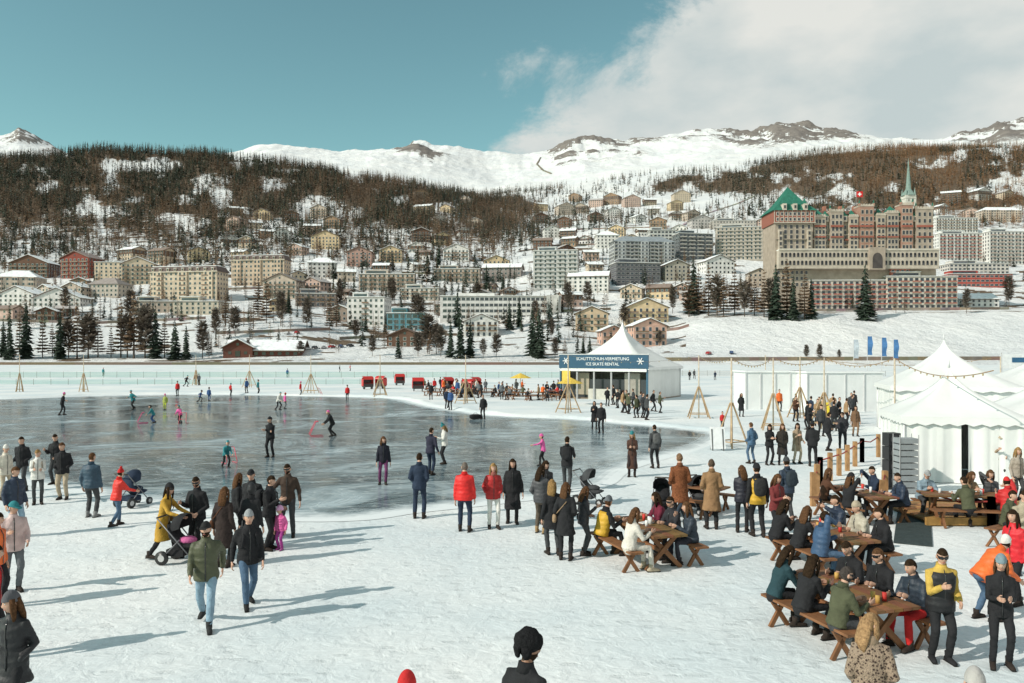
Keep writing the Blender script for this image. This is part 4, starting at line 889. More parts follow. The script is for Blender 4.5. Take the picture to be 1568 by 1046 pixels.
# ------------------------------------------------------------------ people
BK=(.018,.018,.020);NV=(.022,.034,.06);RD=(.50,.025,.025);YL=(.55,.32,.03);BR=(.09,.04,.022);TN=(.3,.19,.1);WH=(.62,.60,.56);GY=(.12,.13,.14);JN=(.07,.12,.19);LJ=(.22,.32,.4);OL=(.075,.08,.045);PK=(.70,.12,.35);PU=(.13,.035,.10);TL=(.03,.2,.22);BG=(.4,.33,.24);OR=(.7,.14,.03);MR=(.15,.02,.04);BU=(.04,.09,.22);LG=(.35,.4,.1);DG=(.05,.052,.055);RU=(.2,.075,.035)
HB=(.03,.018,.01);HL=(.28,.17,.07);HM=(.1,.05,.025);SK=(.52,.31,.22)
POSE={
'stand':dict(hl=(-.25,.04,.82),hr=(.25,.07,.82),fl=(-.1,.03,0),fr=(.12,-.03,0)),
'pockets':dict(hl=(-.20,.15,.97),hr=(.20,.15,.97),fl=(-.11,.02,0),fr=(.11,-.02,0)),
'walk':dict(pz=.90,hl=(-.23,-.2,.88),hr=(.22,.26,.92),fl=(-.08,.32,0),fr=(.08,-.34,.05),lean=.05),
'stroll':dict(pz=.915,hl=(-.24,.14,.85),hr=(.24,-.12,.85),fl=(-.09,-.2,.02),fr=(.09,.2,0),lean=.03),
'hold':dict(hl=(-.2,.18,.98),hr=(.12,.32,1.22),fl=(-.1,.05,0),fr=(.12,-.03,0),hp=-.2),
'both':dict(hl=(-.09,.34,1.16),hr=(.09,.34,1.16),fl=(-.1,0,0),fr=(.11,.04,0),hp=-.3),
'cross':dict(hl=(.14,.2,1.2),hr=(-.13,.23,1.16),fl=(-.12,0,0),fr=(.12,.03,0)),
'push':dict(lean=.15,hl=(-.2,.5,1.02),hr=(.2,.5,1.02),fl=(-.1,.2,0),fr=(.1,-.22,.03)),
'sit':dict(pz=.56,lean=.2,hl=(-.16,.42,.82),hr=(.14,.45,.82),fl=(-.13,.42,0),fr=(.14,.48,0),hp=-.1),
'sit2':dict(pz=.56,lean=.12,hl=(-.1,.4,.84),hr=(.1,.30,1.12),fl=(-.1,.38,0),fr=(.12,.45,0)),
'sit3':dict(pz=.56,lean=.35,hl=(-.2,.5,.82),hr=(.1,.5,.84),fl=(-.1,.4,0),fr=(.16,.3,0),hp=-.3),
'bend':dict(pz=.88,lean=.75,hl=(-.15,.62,.75),hr=(.15,.62,.72),fl=(-.13,-.05,0),fr=(.13,.1,0),hp=.3),
'skate':dict(pz=.84,lean=.35,hl=(-.5,.3,1.05),hr=(.5,.05,1.0),fl=(-.14,.15,0),fr=(.14,-.3,.04),hp=.25),
'kid':dict(pz=.84,lean=.38,hl=(-.2,.5,.82),hr=(.2,.5,.82),fl=(-.16,.05,0),fr=(.16,-.15,0),hp=.3),
'reach':dict(lean=.1,hl=(-.15,.55,1.2),hr=(.27,.05,.85),fl=(-.1,.15,0),fr=(.12,-.15,0)),
'out':dict(lean=.05,hl=(-.3,.1,.85),hr=(-.05+.55,.2,.95),fl=(-.13,.1,0),fr=(.13,-.05,0)),
'wide':dict(lean=.15,hl=(-.55,.15,1.15),hr=(.5,.25,1.15),fl=(-.13,.1,0),fr=(.13,-.15,0)),
}
def ik(a,c,l1,l2,pole):
    a=np.array(a,float);c=np.array(c,float); d=np.linalg.norm(c-a); mx=(l1+l2)*.992
    if d>mx: c=a+(c-a)*mx/d; d=mx
    if d<.12: d=.12
    u_=(c-a)/np.linalg.norm(c-a); pr=(l1*l1-l2*l2+d*d)/(2*d); hh=math.sqrt(max(l1*l1-pr*pr,1e-4))
    p=np.array(pole,float); p=p-u_*np.dot(p,u_); p/=np.linalg.norm(p)+1e-9
    return a+u_*pr+p*hh,c
PEOPLE=[]
def P(name,u,v,face,pose,h=1.76,top=BK,legs=BK,**k):
    x,y=gx(u,v); PEOPLE.append((name,x,y,face,pose,h,top,legs,k))
def PW(name,xy,face,pose,h=1.76,top=BK,legs=BK,**k): PEOPLE.append((name,xy[0],xy[1],face,pose,h,top,legs,k))
def head(mb,hc,yaw,pitch,k,hs,near):
    D,f=SG_hi if near else SG_lo
    rx,ry,rz=.076,.096,.122
    def shape(D,g=1.):
        Q=D*np.array([rx,ry,rz])*g
        low=np.clip(-D[:,2],0,1); Q[:,0]*=1-.28*low**1.3; Q[:,1]=Q[:,1]*(1-.12*low)+.012*low
        back=np.clip(-D[:,1],0,1)*np.clip(-D[:,2],0,1); Q[:,1]+=.04*back
        return Q
    Q=shape(D)
    nose=np.exp(-(D[:,0]/.16)**2-((D[:,2]+.12)/.2)**2)*(D[:,1]>0); Q[:,1]+=.024*nose
    for sx in (-.36,.36): Q[:,1]-=.010*np.exp(-((D[:,0]-sx)/.16)**2-((D[:,2]-.12)/.1)**2)*(D[:,1]>0)
    Q[:,1]+=.008*np.exp(-(D[:,0]/.3)**2-((D[:,2]+.85)/.15)**2)*(D[:,1]>0)
    cy,sy=math.cos(yaw),math.sin(yaw); cp,sp_=math.cos(pitch),math.sin(pitch)
    def T(q):
        q=np.asarray(q,float)*hs
        y1=q[:,1]*cp-q[:,2]*sp_; z1=q[:,1]*sp_+q[:,2]*cp
        return np.stack([q[:,0]*cy-y1*sy,q[:,0]*sy+y1*cy,z1],1)+hc
    sk=k.get('skin',SK)
    mb.add(T(Q),f,2,sk,True)
    if near:
        for s_ in (-1,1):
            v_,f_=ball((s_*.079,-.004,-.005),(.012,.022,.034)); mb.add(T(v_),f_,2,sk,True)
            v_,f_=ball((s_*.029,.082,.014),(.013,.010,.007)); mb.add(T(v_),f_,2,(.6,.58,.55),True)
            v_,f_=ball((s_*.029,.0905,.014),(.006,.004,.006)); mb.add(T(v_),f_,3,(.02,.012,.01),True)
            v_,f_=ball((s_*.03,.088,.034),(.018,.006,.004)); mb.add(T(v_),f_,2,k.get('hair',HB),True)
        v_,f_=ball((0,.089,-.062),(.022,.008,.007)); mb.add(T(v_),f_,2,(.35,.12,.10),True)
    fa=[q for q in f if len(q)==4]; cen=np.array([D[list(q)].mean(0) for q in fa])
    def shell(g,cond,mat,col,off=(0,0,0),zs=1.,nz_=0.):
        sel=[q for q,c_ in zip(fa,cen) if cond(c_)]
        if not sel: return
        if cond(np.array([0,0,1.])): sel.append(f[-2])
        W=shape(D,g); W[:,2]*=zs
        if nz_: W*=(1+nz_*np.sin(D[:,0]*40)*np.sin(D[:,1]*37+D[:,2]*31))[:,None]
        mb.add(T(W+np.array(off)),sel,mat,col,True)
    hair=k.get('hair',HB); hl=k.get('hs','short'); hat=k.get('hat')
    if hl!='bald': shell(1.07,lambda c_:(c_[2]>.42 or (c_[1]<-.02+.25*c_[2] and c_[2]>-.62)),4,hair,nz_=.012)
    if hl=='long':
        P_=[(0,-.045,.05),(0,-.075,-.06),(0,-.095,-.18),(0,-.10,-.30)]; v_,f_=tube(P_,[(.08,.055),(.092,.05),(.10,.04),(.07,.02)],12,side=(1,0,0)); mb.add(T(v_),f_,4,hair,True)
        for s_ in(-1,1): v_,f_=tube([(s_*.075,.01,.06),(s_*.088,.02,-.08),(s_*.085,.03,-.22)],[(.018,.035),(.022,.04),(.012,.02)],8,side=(1,0,0)); mb.add(T(v_),f_,4,hair,True)
    if k.get('beard'): shell(1.06,lambda c_:c_[2]<-.28 and c_[1]>-.15,4,hair,nz_=.01)
    if k.get('glasses'):
        shell(1.13,lambda c_:abs(c_[2]-.12)<.13 and c_[1]>.45 and abs(c_[0])>.08,3,(.01,.01,.012)); shell(1.1,lambda c_:abs(c_[2]-.15)<.06 and c_[1]>-.1,3,(.01,.01,.012))
    if hat:
        kind,col=hat
        if kind=='beanie': shell(1.17,lambda c_:c_[2]>.22-.18*(c_[1]<0),0,col,(0,-.004,.004),1.08)
        if kind=='pom': shell(1.17,lambda c_:c_[2]>.22-.18*(c_[1]<0),0,col,(0,-.004,.004),1.08); v_,f_=ball((0,-.01,.175),(.042,.042,.042)); mb.add(T(v_),f_,4,k.get('pomc',col),True)
        if kind=='fur':
            v_,f_=tube([(0,-.006,.01),(0,-.006,.035),(0,-.006,.08),(0,-.004,.12),(0,-.002,.145)],[(.095,.11),(.118,.132),(.126,.142),(.118,.134),(.09,.105)],22,side=(1,0,0),rnd=True); v_=v_*(1+.025*np.sin(v_[:,0:1]*190)*np.sin(v_[:,1:2]*170+v_[:,2:3]*210)); mb.add(T(v_),f_,4,col,True)
            v_,f_=tube([(0,.09,.02),(0,.1,.07),(0,.095,.12)],[(.07,.03),(.085,.035),(.07,.03)],14,side=(1,0,0),rnd=True); mb.add(T(v_),f_,4,col,True)
            for s_ in (-1,1): v_,f_=tube([(s_*.09,-.03,.04),(s_*.1,-.03,-.01),(s_*.092,-.025,-.06)],[(.03,.055),(.03,.05),(.02,.035)],10,side=(1,0,0),rnd=True); mb.add(T(v_),f_,4,col,True)
            v_,f_=tube([(0,-.095,.05),(0,-.11,-.0),(0,-.1,-.06)],[(.095,.04),(.09,.035),(.075,.025)],10,side=(1,0,0),rnd=True); mb.add(T(v_),f_,4,col,True)
        if kind=='cap':
            shell(1.14,lambda c_:c_[2]>.25,0,col); v_,f_=tube([(0,.07,.05),(0,.13,.045),(0,.17,.032)],[(.07,.008),(.065,.006),(.04,.004)],12,side=(1,0,0)); mb.add(T(v_),f_,0,col,True)
        if kind=='hood': shell(1.32,lambda c_:c_[1]<.3 or c_[2]>.72,1,col,(0,-.015,.0),1.,0)
        if kind=='helmet': shell(1.25,lambda c_:c_[2]>.15-.2*(c_[1]<0),3,col)
def hand(mb,w,dr,side,col,near):
    dr=dr/np.linalg.norm(dr); sx=np.array([side,0,0.]); sx=sx-dr*np.dot(sx,dr)
    if np.linalg.norm(sx)<.2: sx=np.array([0,0,1.])-dr*dr[2]
    sx/=np.linalg.norm(sx)
    fw=np.cross(sx,dr); wd=fw/np.linalg.norm(fw)
    v_,f_=tube([w-dr*.03,w+dr*.02,w+dr*.055,w+dr*.09],[(.024,.02),(.036,.018),(.041,.016),(.038,.013)],8,side=wd,rnd=True); mb.add(v_,f_,2,col,True)
    for i,l in enumerate((.072,.08,.075,.06)):
        o=w+dr*.088+wd*(.027-.018*i); p1=o+dr*l*.45-sx*l*.08; p2=p1+dr*l*.3-sx*l*.22; p3=p2+dr*l*.12-sx*l*.25
        v_,f_=tube([o,p1,p2,p3],[(.0095,.0095),(.009,.009),(.008,.008),(.006,.006)],5); mb.add(v_,f_,2,col,True)
    o=w+dr*.02+wd*.03; p1=o+dr*.03+wd*.025-sx*.01; p2=p1+dr*.03+wd*.006-sx*.012
    v_,f_=tube([o,p1,p2],[(.013,.013),(.011,.011),(.008,.008)],5); mb.add(v_,f_,2,col,True)
def parts(spec):
    name,x,y,face,pose,h,top,legs,k=spec; p=POSE[pose]; near=y<45
    mb=MB(); fem=k.get('f',False); b=k.get('bulk',(1.08 if not fem else 1.0)*(1.05 if k.get('puf') else 1)*random.uniform(.94,1.06)); pz=p.get('pz',.93); ln=p.get('lean',.03)+random.uniform(-.02,.04)
    cl,sl=math.cos(ln),math.sin(ln)
    sp=lambda x_,y_,z_: np.array([x_, y_*cl+z_*sl, pz-y_*sl+z_*cl])
    sw=.172*(1 if not fem else .88); sit=pz<.7
    kid=h<1.4; hs=1. if not kid else min(1.45,1+(1.5-h)*.75)
    lo=-.14 if not sit else -.07
    hip=1.06 if fem else 1.
    rings=[(lo,.178*b*hip,.135*b),(-.02,.178*b*hip,.138*b),(.14,.158*b,.125*b),(.30,.176*b,.135*b),(.40,.178*b,.125*b),(.465,.14*b,.1*b),(.525,.08,.08),(.57,.07,.072)]
    pts=[sp(0,.005,r[0]) for r in rings]; rr=[(r[1],r[2]) for r in rings]
    if k.get('long') and not sit:
        L_=k['long']; ex=[]; er=[]
        for t in (1.,.66,.33): 
            q=sp(0,0,-.14); ex.append(np.array([0,q[1]*(1-t),pz-.14-(L_-.14)*t])); er.append((.178*b+.05*t,.14*b+.06*t))
        pts=ex+pts; rr=er+rr
    jk=[tube(pts,rr,18,side=(1,0,0),rnd=False)]
    pk=[]
    hands=[]
    ja=.025 if k.get('jit',1) else 0.
    for s_,key in ((-1,'hl'),(1,'hr')):
        sh=sp(s_*sw,0,.435); tgt=np.array(p[key],float)+np.array([random.uniform(-ja,ja),random.uniform(-ja,ja*1.6),random.uniform(-ja,ja)])
        e,w=ik(sh,tgt,.30,.265,(s_*.32,-1,-.4))
        jk.append(tube([sp(s_*sw*.4,0,.455),sh,(sh*.5+e*.5),e,(e*.45+w*.55),w],[(.055*b,.055*b),(.066*b,.066*b),(.059*b,.059*b),(.053*b,.053*b),(.047*b,.047*b),(.04*b,.04*b)],10,rnd=True))
        dr=(w-e); dr/=np.linalg.norm(dr)+1e-9
        if pose.startswith('sit') or pose in('both','hold','push','kid'): dr=dr*.7+np.array([0,.4,-.05])
        hands.append((w+dr*.02,dr,s_))
    pk.append(tube([sp(0,0,-.13),sp(0,0,-.05),sp(0,0,.06)],[(.12*hip,.1),(.158*hip,.118),(.145,.105)],16,side=(1,0,0),rnd=True))
    fat=.92 if fem else 1.
    for s_,key in ((-1,'fl'),(1,'fr')):
        hp=sp(s_*.088,0,-.03); ft=np.array(p[key],float)+np.array([random.uniform(-.02,.02),random.uniform(-.05,.05),0]); an=ft+np.array([0,0,.1])
        kn,an=ik(hp,an,.43,.415,(s_*.12,1,.1)); 
        pk.append(tube([hp+np.array([0,0,.03]),hp*.65+kn*.35,kn,kn*.5+an*.5,an],[(.088*fat,.092*fat),(.086*fat,.088*fat),(.066*fat,.068*fat),(.064*fat,.066*fat),(.052*fat,.056*fat)],10,side=(1,0,0)))
        bc=k.get('shoe',(.03,.022,.018)); fz=an[2]-.1
        yaw=s_*.15; fx,fy=math.sin(yaw),math.cos(yaw)
        B=lambda t,z_: np.array([an[0]+fx*t,an[1]+fy*t,fz+z_])
        v_,f_=tube([B(-.085,.045),B(-.05,.05),B(.04,.05),B(.11,.038),B(.175,.032)],[(.03,.035),(.04,.05),(.042,.05),(.046,.038),(.036,.026)],10,side=(1,0,0),rnd=True); mb.add(v_,f_,0,bc,True)
        v_,f_=tube([B(-.01,.05),B(-.01,.17)],[(.047,.052),(.053,.058)],10,side=(1,0,0)); mb.add(v_,f_,0,bc,True)
        v_,f_=tube([B(-.10,.012),B(.19,.012)],[(.04,.012)]*2,8,side=(1,0,0)); mb.add(v_,f_,0,k.get('sole',(.02,.02,.02)),False)
    for w,dr,s_ in hands:
        if pose=='pockets': continue
        hand(mb,w,dr,s_,k.get('glove',k.get('skin',SK)),near)
    hc=sp(0,.02,.60)+np.array([0,.01+.05*sl,.095*hs]); 
    v_,f_=tube([sp(0,0,.48),sp(0,.01,.57),hc+np.array([0,-.01,-.06])],[(.07,.07),(.054,.056),(.05,.055)],10,side=(1,0,0)); mb.add(v_,f_,2,k.get('skin',SK),True)
    head(mb,hc,k.get('yaw',random.uniform(-.5,.5)),p.get('hp',-.08)+k.get('pitch',random.uniform(-.12,.06)),k,hs,near)
    if k.get('scarf') is not None:
        v_,f_=tube([sp(0,.01,.50),sp(0,.01,.55),sp(0,.015,.60)],[(.10,.10),(.095,.1),(.07,.08)],12,side=(1,0,0),rnd=True); mb.add(v_,f_,0,k['scarf'],True)
    elif near:
        v_,f_=tube([sp(0,-.005,.50),sp(0,-.005,.545),sp(0,-.0,.585)],[(.09,.092),(.076,.08),(.072,.078)],12,side=(1,0,0)); mb.add(v_,f_,0,tuple(c*.8 for c in top),True)
    if near and not k.get('fur') and not k.get('leo'):
        v_,f_=tube([sp(0,rr[-8][1]+.012,-.12 if not sit else -.05),sp(0,.128*b+.01,.14),sp(0,.138*b+.008,.3),sp(0,.128*b+.008,.41),sp(0,.09,.51)],[(.009,.006)]*5,6,side=(1,0,0)); mb.add(v_,f_,3,(.03,.03,.03),True)
    if k.get('pack'):
        v_,f_=ball((0,0,0),(.15,.09,.21),.6); v_=np.array([sp(q[0],q[1]-.21*b,q[2]+.27) for q in v_]); mb.add(v_,f_,0,k['pack'],True)
        for s_ in (-1,1): v_,f_=tube([sp(s_*.1,-.13*b,.42),sp(s_*.11,-.02,.515),sp(s_*.11,.13*b,.40),sp(s_*.13,.13*b,.2),sp(s_*.15,-.08*b,.12)],[(.022,.012)]*5,6); mb.add(v_,f_,0,k['pack'],True)
    if k.get('bag'):
        v_,f_=ball((0,0,0),(.05,.13,.1),.6); v_=np.array([sp(q[0]-.25,q[1]+.02,q[2]+.0) for q in v_]); mb.add(v_,f_,0,k['bag'],True)
        v_,f_=tube([sp(-.25,.02,.08),sp(-.16,.13*b,.25),sp(.08,.08,.5),sp(.02,-.14*b,.38),sp(-.2,-.1,.12)],[(.012,.006)]*5,5); mb.add(v_,f_,0,k['bag'],True)
    if k.get('vest'):
        vr=[(q[0]+.012,q[1]+.012) for q in rr[-8:-2]]
        v_,f_=tube(pts[-8:-2],vr,18,side=(1,0,0)); mb.add(v_,f_,1,k['vest'],True)
    return mb,jk,pk
def join(lst):
    V=[];f=[];n=0
    for v,ff_ in lst: V.append(v); f+=[tuple(i+n for i in q) for q in ff_]; n+=len(v)
    return np.concatenate(V),f

# -- left foreground group
P('man_walking',316,958,165,'walk',1.78,OL,LJ,hat=('cap',(.02,.02,.02)),beard=1,puf=1,shoe=(.03,.03,.03),yaw=-.2)
P('man_walking',380,928,150,'stroll',1.74,BK,JN,hat=('beanie',(.3,.31,.32)),pack=(.02,.02,.022),shoe=(.02,.02,.02))
P('woman_standing',342,868,10,'stand',1.7,(.03,.02,.018),BK,f=1,hs='long',hair=HM,long=.5,bag=(.1,.04,.02))
P('man_standing',303,850,200,'hold',1.78,BK,BK,beard=1,glasses=1)
P('woman_pushing_stroller',250,856,95,'push',1.68,(.45,.26,.04),BK,f=1,hat=('beanie',BK),long=.5,hs='long',bag=(.25,.15,.05),glasses=1)
x,y=gx(278,862); stroller(x,y,math.radians(100),BK,(.5,.12,.28))
P('woman_standing',384,862,5,'stand',1.7,BK,BK,f=1,hat=('hood',BK))
P('man_standing',386,835,190,'pockets',1.8,(.02,.02,.022),DG,hat=('cap',BK))
P('man_standing',412,842,100,'hold',1.72,BK,BK,pack=BK)
P('man_standing',441,820,175,'out',1.8,(.06,.04,.03),DG,glasses=1,beard=1,jit=0)
P('child_standing',430,842,200,'stand',.98,PK,(.35,.05,.25),hat=('helmet',(.6,.3,.5)),puf=1,shoe=(.4,.1,.3))
P('woman_standing',362,830,60,'stand',1.66,BK,BK,f=1,hs='long',hair=HM)
# -- left edge
P('man_standing',96,765,170,'pockets',1.78,BK,BG,hair=HM)
P('man_standing',86,742,190,'hold',1.76,BK,DG)
P('woman_standing',58,772,150,'both',1.66,WH,DG,f=1,puf=1,hair=HL,pack=(.3,.25,.2))
P('man_standing',139,792,0,'stand',1.78,(.03,.06,.09),DG,hair=HM,puf=1,shoe=(.2,.2,.2))
P('woman_standing',178,806,30,'push',1.5,(.62,.03,.02),JN,f=1,hat=('pom',RD),puf=1)
x,y=gx(203,775); stroller(x,y,math.radians(20),NV,NV)
P('man_standing',34,752,180,'pockets',1.8,BK,DG,hair=HB)
P('man_standing',22,822,120,'stand',1.74,NV,LJ,hair=HM,puf=1)
P('woman_standing',8,765,120,'pockets',1.7,(.55,.5,.42),BG,f=1,hat=('beanie',WH),puf=1)
P('man_standing',20,905,140,'hold',1.72,(.55,.42,.4),GY,hat=('cap',TL),yaw=.6)
P('man_standing',-8,930,90,'stand',1.7,OR,BK,puf=1)
P('woman_standing',-15,1010,80,'stand',1.7,RD,BK,f=1)
P('woman_standing',22,1120,190,'pockets',1.68,BK,BK,f=1,hat=('beanie',(.1,.1,.11)),hs='long',puf=1,hair=HM,long=.3)
# -- ice
for a in [('skater',95,636,60,'wide',1.7,BK,BK),('skater',204,627,200,'skate',1.7,TL,BK),('child_skater',253,628,180,'stand',1.3,LG,(.4,.45,.05)),('child_skater',235,648,250,'kid',1.25,TL,BU),('child_skater',276,648,190,'kid',1.25,PK,BK),('child_skater',306,616,90,'skate',1.2,BU,BK),('child_skater',320,614,0,'stand',1.3,BU,BU),('skater',272,606,180,'stand',1.6,RD,BK),('skater',285,592,100,'skate',1.7,BK,BK),('skater',353,605,30,'stand',1.3,RD,BK),('skater',378,602,300,'stand',1.7,BU,BK),('skater',395,604,90,'stand',1.65,TL,BK),('skater',426,628,120,'kid',1.6,WH,BK),('skater',436,626,60,'stand',1.3,PK,GY),
 ('skater',414,700,190,'cross',1.76,BK,BK),('child_skater',346,716,140,'kid',1.15,TL,BK),('skater',509,668,250,'kid',1.55,BK,BK),('skater',460,606,90,'stand',1.55,RD,GY),('skater',532,613,180,'stand',1.5,RD,BK),('skater',440,578,0,'stand',1.7,BU,BK),('skater',520,570,60,'stand',1.7,BK,BK),('skater',536,568,90,'stand',1.7,RD,BK),('skater',158,576,0,'stand',1.7,TL,BK),
 ('woman_skater',587,742,170,'stand',1.68,(.02,.02,.03),PU),('man_skater',642,794,0,'pockets',1.8,NV,NV),('man_skater',659,727,20,'reach',1.76,(.03,.03,.05),NV),('woman_skater',681,711,250,'both',1.66,WH,BK),('man_standing',711,814,5,'stand',1.76,(.62,.02,.018),NV),('woman_standing',755,809,170,'pockets',1.7,(.38,.02,.02),WH),('woman_standing',785,801,180,'stand',1.74,BK,BK),('child_skater',832,713,270,'reach',1.25,PK,BK),('person_bending',740,642,200,'stand',1.72,BK,BK),('man_standing',868,752,10,'push',1.8,BK,DG),
 ('woman_standing',910,657,180,'hold',1.7,BK,BK),('man_standing',921,663,200,'stand',1.75,BK,BK),('woman_standing',968,730,190,'both',1.68,(.07,.035,.025),(.03,.02,.02)),('man_standing',1003,717,350,'stand',1.72,DG,BK),('child_standing',1106,656,180,'stand',1.0,RD,DG),('woman_standing',1135,638,180,'pockets',1.7,BK,BK),('man_standing',660,612,180,'stand',1.7,BK,BK)]:
    k={}
    nm,u_=a[0],a[1]
    if 'woman' in nm: k=dict(f=1,hs='long',hair=random.choice([HM,HL,HB]))
    if nm in('skater','child_skater'): k['hat']=('beanie',random.choice([RD,BK,TL,PK,BU]))
    if u_==346: k['hat']=('helmet',TL)
    if u_ in (785,): k['long']=.55
    if u_==968: k['long']=.62; k['hat']=('beanie',TL)
    if u_==755: k['scarf']=(.3,.1,.08)
    if u_==868: k['pack']=BK; 
    if u_==1003: k['pack']=(.1,.1,.1)
    if u_==681: k['hat']=('pom',TL)
    if u_ in (711,): k['hair']=(.16,.13,.11)
    if u_ in (1135,910): k['long']=.5
    if u_ in(711,755): k['puf']=1
    P(*a,**k)
for u,v,r_,s_,c in [(346,708,140,.8,(.7,.05,.1)),(496,668,250,1.,(.7,.03,.08)),(229,648,250,.85,(.7,.05,.2)),(283,648,170,.85,(.7,.05,.1)),(482,606,60,1,RD)]:
    x,y=gx(u,v); q=math.radians(r_); skate_frame(x+.35*math.sin(q),y+.35*math.cos(q),q,c,s_)
x,y=gx(902,772); stroller(x,y,math.radians(120),DG,DG); x,y=gx(1013,790); stroller(x,y,math.radians(200),BK,BK); x,y=gx(1068,785); stroller(x,y,math.radians(160),BK,DG)
# -- centre group by table 1
P('woman_standing',828,816,20,'hold',1.7,(.06,.06,.065),(.1,.08,.06),f=1,hs='long',hair=HB,puf=1,shoe=(.3,.2,.1))
P('woman_standing',846,850,350,'stand',1.7,BK,DG,f=1,hs='long',hair=HL,long=.3)
P('woman_standing',866,857,10,'pockets',1.7,BK,BK,f=1,hs='long',hair=HM,long=.35,bag=(.3,.2,.12))
P('woman_standing',893,850,80,'hold',1.55,(.03,.03,.035),DG,f=1,hs='long',hair=HM,puf=1,bag=BK)
P('woman_standing',835,800,170,'both',1.68,BK,BK,f=1,hs='long',puf=1)
SITS=['sit','sit2','sit3']
def seated(T,rows,hh=1.74):
    for side,al,top,leg,hair,k in rows:
        xy=seatpos(*T,side,al); fc=90*(-side)-math.degrees(T[2])+random.uniform(-14,14); PW('woman_seated' if k.get('f') else 'man_seated',xy,fc,random.choice(SITS),hh,top,leg,hair=hair,**k)
seated(T1,[(-1,-.75,(.58,.54,.48),(.56,.52,.46),HM,dict(f=1,hs='long',shoe=BG)),(-1,.6,BK,BK,HM,dict(hat=('beanie',GY),vest=YL)),(1,.75,MR,BK,HB,dict(f=1,hs='long')),(1,-.55,(.03,.04,.055),(.03,.03,.04),HM,dict(f=1,hs='long',puf=1)),(1,.15,(.03,.03,.035),BK,HB,dict(glasses=1))],1.72)
seated(T3,[(-1,-.7,OL,DG,(.06,.05,.045),dict(glasses=1,shoe=(.2,.12,.06),beard=1)),(-1,.1,BK,BK,HB,dict(f=1,hs='long')),(-1,.8,(.02,.05,.06),BK,HB,dict(f=1,hs='long',glasses=1)),(1,-.6,(.025,.035,.05),(.5,.02,.02),HB,dict(puf=1)),(1,.1,BK,BK,HM,dict(glasses=1)),(1,.75,BK,BK,HB,dict())])
seated(T2,[(-1,-.75,(.04,.08,.15),JN,HB,dict(puf=1)),(-1,0,BK,BK,HM,dict(f=1,hs='long')),(-1,.8,BK,BK,HB,dict(f=1,hs='long',glasses=1)),(1,-.7,BK,BK,HB,dict()),(1,.0,(.42,.38,.3),BG,HM,dict(puf=1,hat=('beanie',BG))),(1,.8,NV,BK,HB,dict(puf=1))])
seated(T4,[(-1,-.6,BK,BK,HM,dict(f=1,hs='long',hat=('beanie',BK))),(-1,.5,BR,BK,HM,dict(f=1,hs='long')),(1,-.7,NV,BK,HB,dict(puf=1)),(1,.5,NV,BK,HB,dict())])
T5r=(T5[0],T5[1],1.4)
seated(T5r,[(-1,-.75,RD,BK,HB,dict(puf=1,hat=('cap',RD))),(-1,.2,OL,BK,HB,dict()),(1,.8,(.2,.27,.32),DG,HB,dict(puf=1,hat=('cap',(.3,.3,.3)))),(1,-.3,(.3,.2,.12),BK,HM,dict(f=1,hs='long')),(1,-.9,DG,BK,HM,dict(f=1,hs='long',puf=1))],1.72)
# -- right standing
P('man_standing',1041,800,0,'pockets',1.85,RU,BK,long=.4,hair=(.2,.12,.07),fur=1)
P('man_standing',1090,810,5,'pockets',1.8,(.26,.15,.075),BK,long=.45,hair=(.1,.07,.05))
P('man_standing',1160,822,0,'stand',1.8,BK,BK,vest=YL,pack=(.03,.03,.03),hat=('beanie',BK))
P('woman_standing',1136,815,20,'both',1.7,(.02,.02,.03),BK,f=1,hs='long',hair=HM,puf=1)
P('man_standing',1206,800,350,'pockets',1.74,(.03,.045,.07),DG,pack=(.03,.04,.05),puf=1,hat=('beanie',DG))
P('woman_standing',1188,830,160,'both',1.66,(.16,.03,.03),BK,f=1,hs='long',hair=HM)
P('woman_standing',1151,710,340,'pockets',1.7,(.06,.12,.2),JN,f=1,puf=1,hair=HM)
P('woman_standing',1178,712,170,'both',1.68,BK,BK,f=1,hs='long')
P('woman_standing',1198,712,190,'pockets',1.7,(.03,.025,.02),BK,f=1,hs='long',hair=HM,long=.5)
P('woman_standing',1220,710,170,'hold',1.7,(.3,.22,.15),BG,f=1,hs='long',hair=HB,long=.4)
P('man_standing',1244,714,20,'pockets',1.8,BK,BK,hat=('beanie',BK))
P('man_standing',1267,690,90,'hold',1.8,BK,BK); P('man_standing',1290,688,200,'pockets',1.78,(.03,.03,.035),BK,glasses=1)
P('woman_standing',1310,668,190,'stand',1.7,(.16,.09,.05),(.2,.12,.07),f=1,hs='long',long=.4)
P('man_standing',1257,668,180,'stand',1.75,DG,BK); P('woman_standing',1239,662,150,'hold',1.7,BK,BK,f=1); P('man_standing',1277,660,20,'stand',1.75,BK,DG)
P('man_standing',1193,630,180,'stand',1.75,OR,BK); P('woman_standing',1295,650,90,'stand',1.7,TN,BK,f=1)
P('man_standing',1530,742,200,'hold',1.76,(.3,.22,.15),DG,hat=('cap',BG)); P('woman_standing',1557,770,170,'stand',1.7,(.35,.3,.25),DG,f=1,hs='long',hair=HL)
P('man_standing',1440,1012,185,'hold',1.68,(.5,.33,.07),BK,vest=BK,hair=HB,glasses=1,shoe=BK,jit=0)
P('woman_standing',1532,1020,200,'both',1.62,BK,BK,f=1,hat=('beanie',(.2,.27,.3)),hs='long',hair=HM)
P('man_bending',1505,950,80,'bend',1.65,OR,JN,puf=1,hat=('beanie',WH))
P('woman_standing',1555,925,250,'stand',1.72,(.6,.02,.03),BK,f=1,puf=1,hs='long')
P('man_standing',1566,880,180,'hold',1.75,(.35,.3,.22),DG); P('man_seated',1540,835,150,'sit',1.7,OL,BK,hair=HB); bench(*gx(1540,835),-math.radians(150))
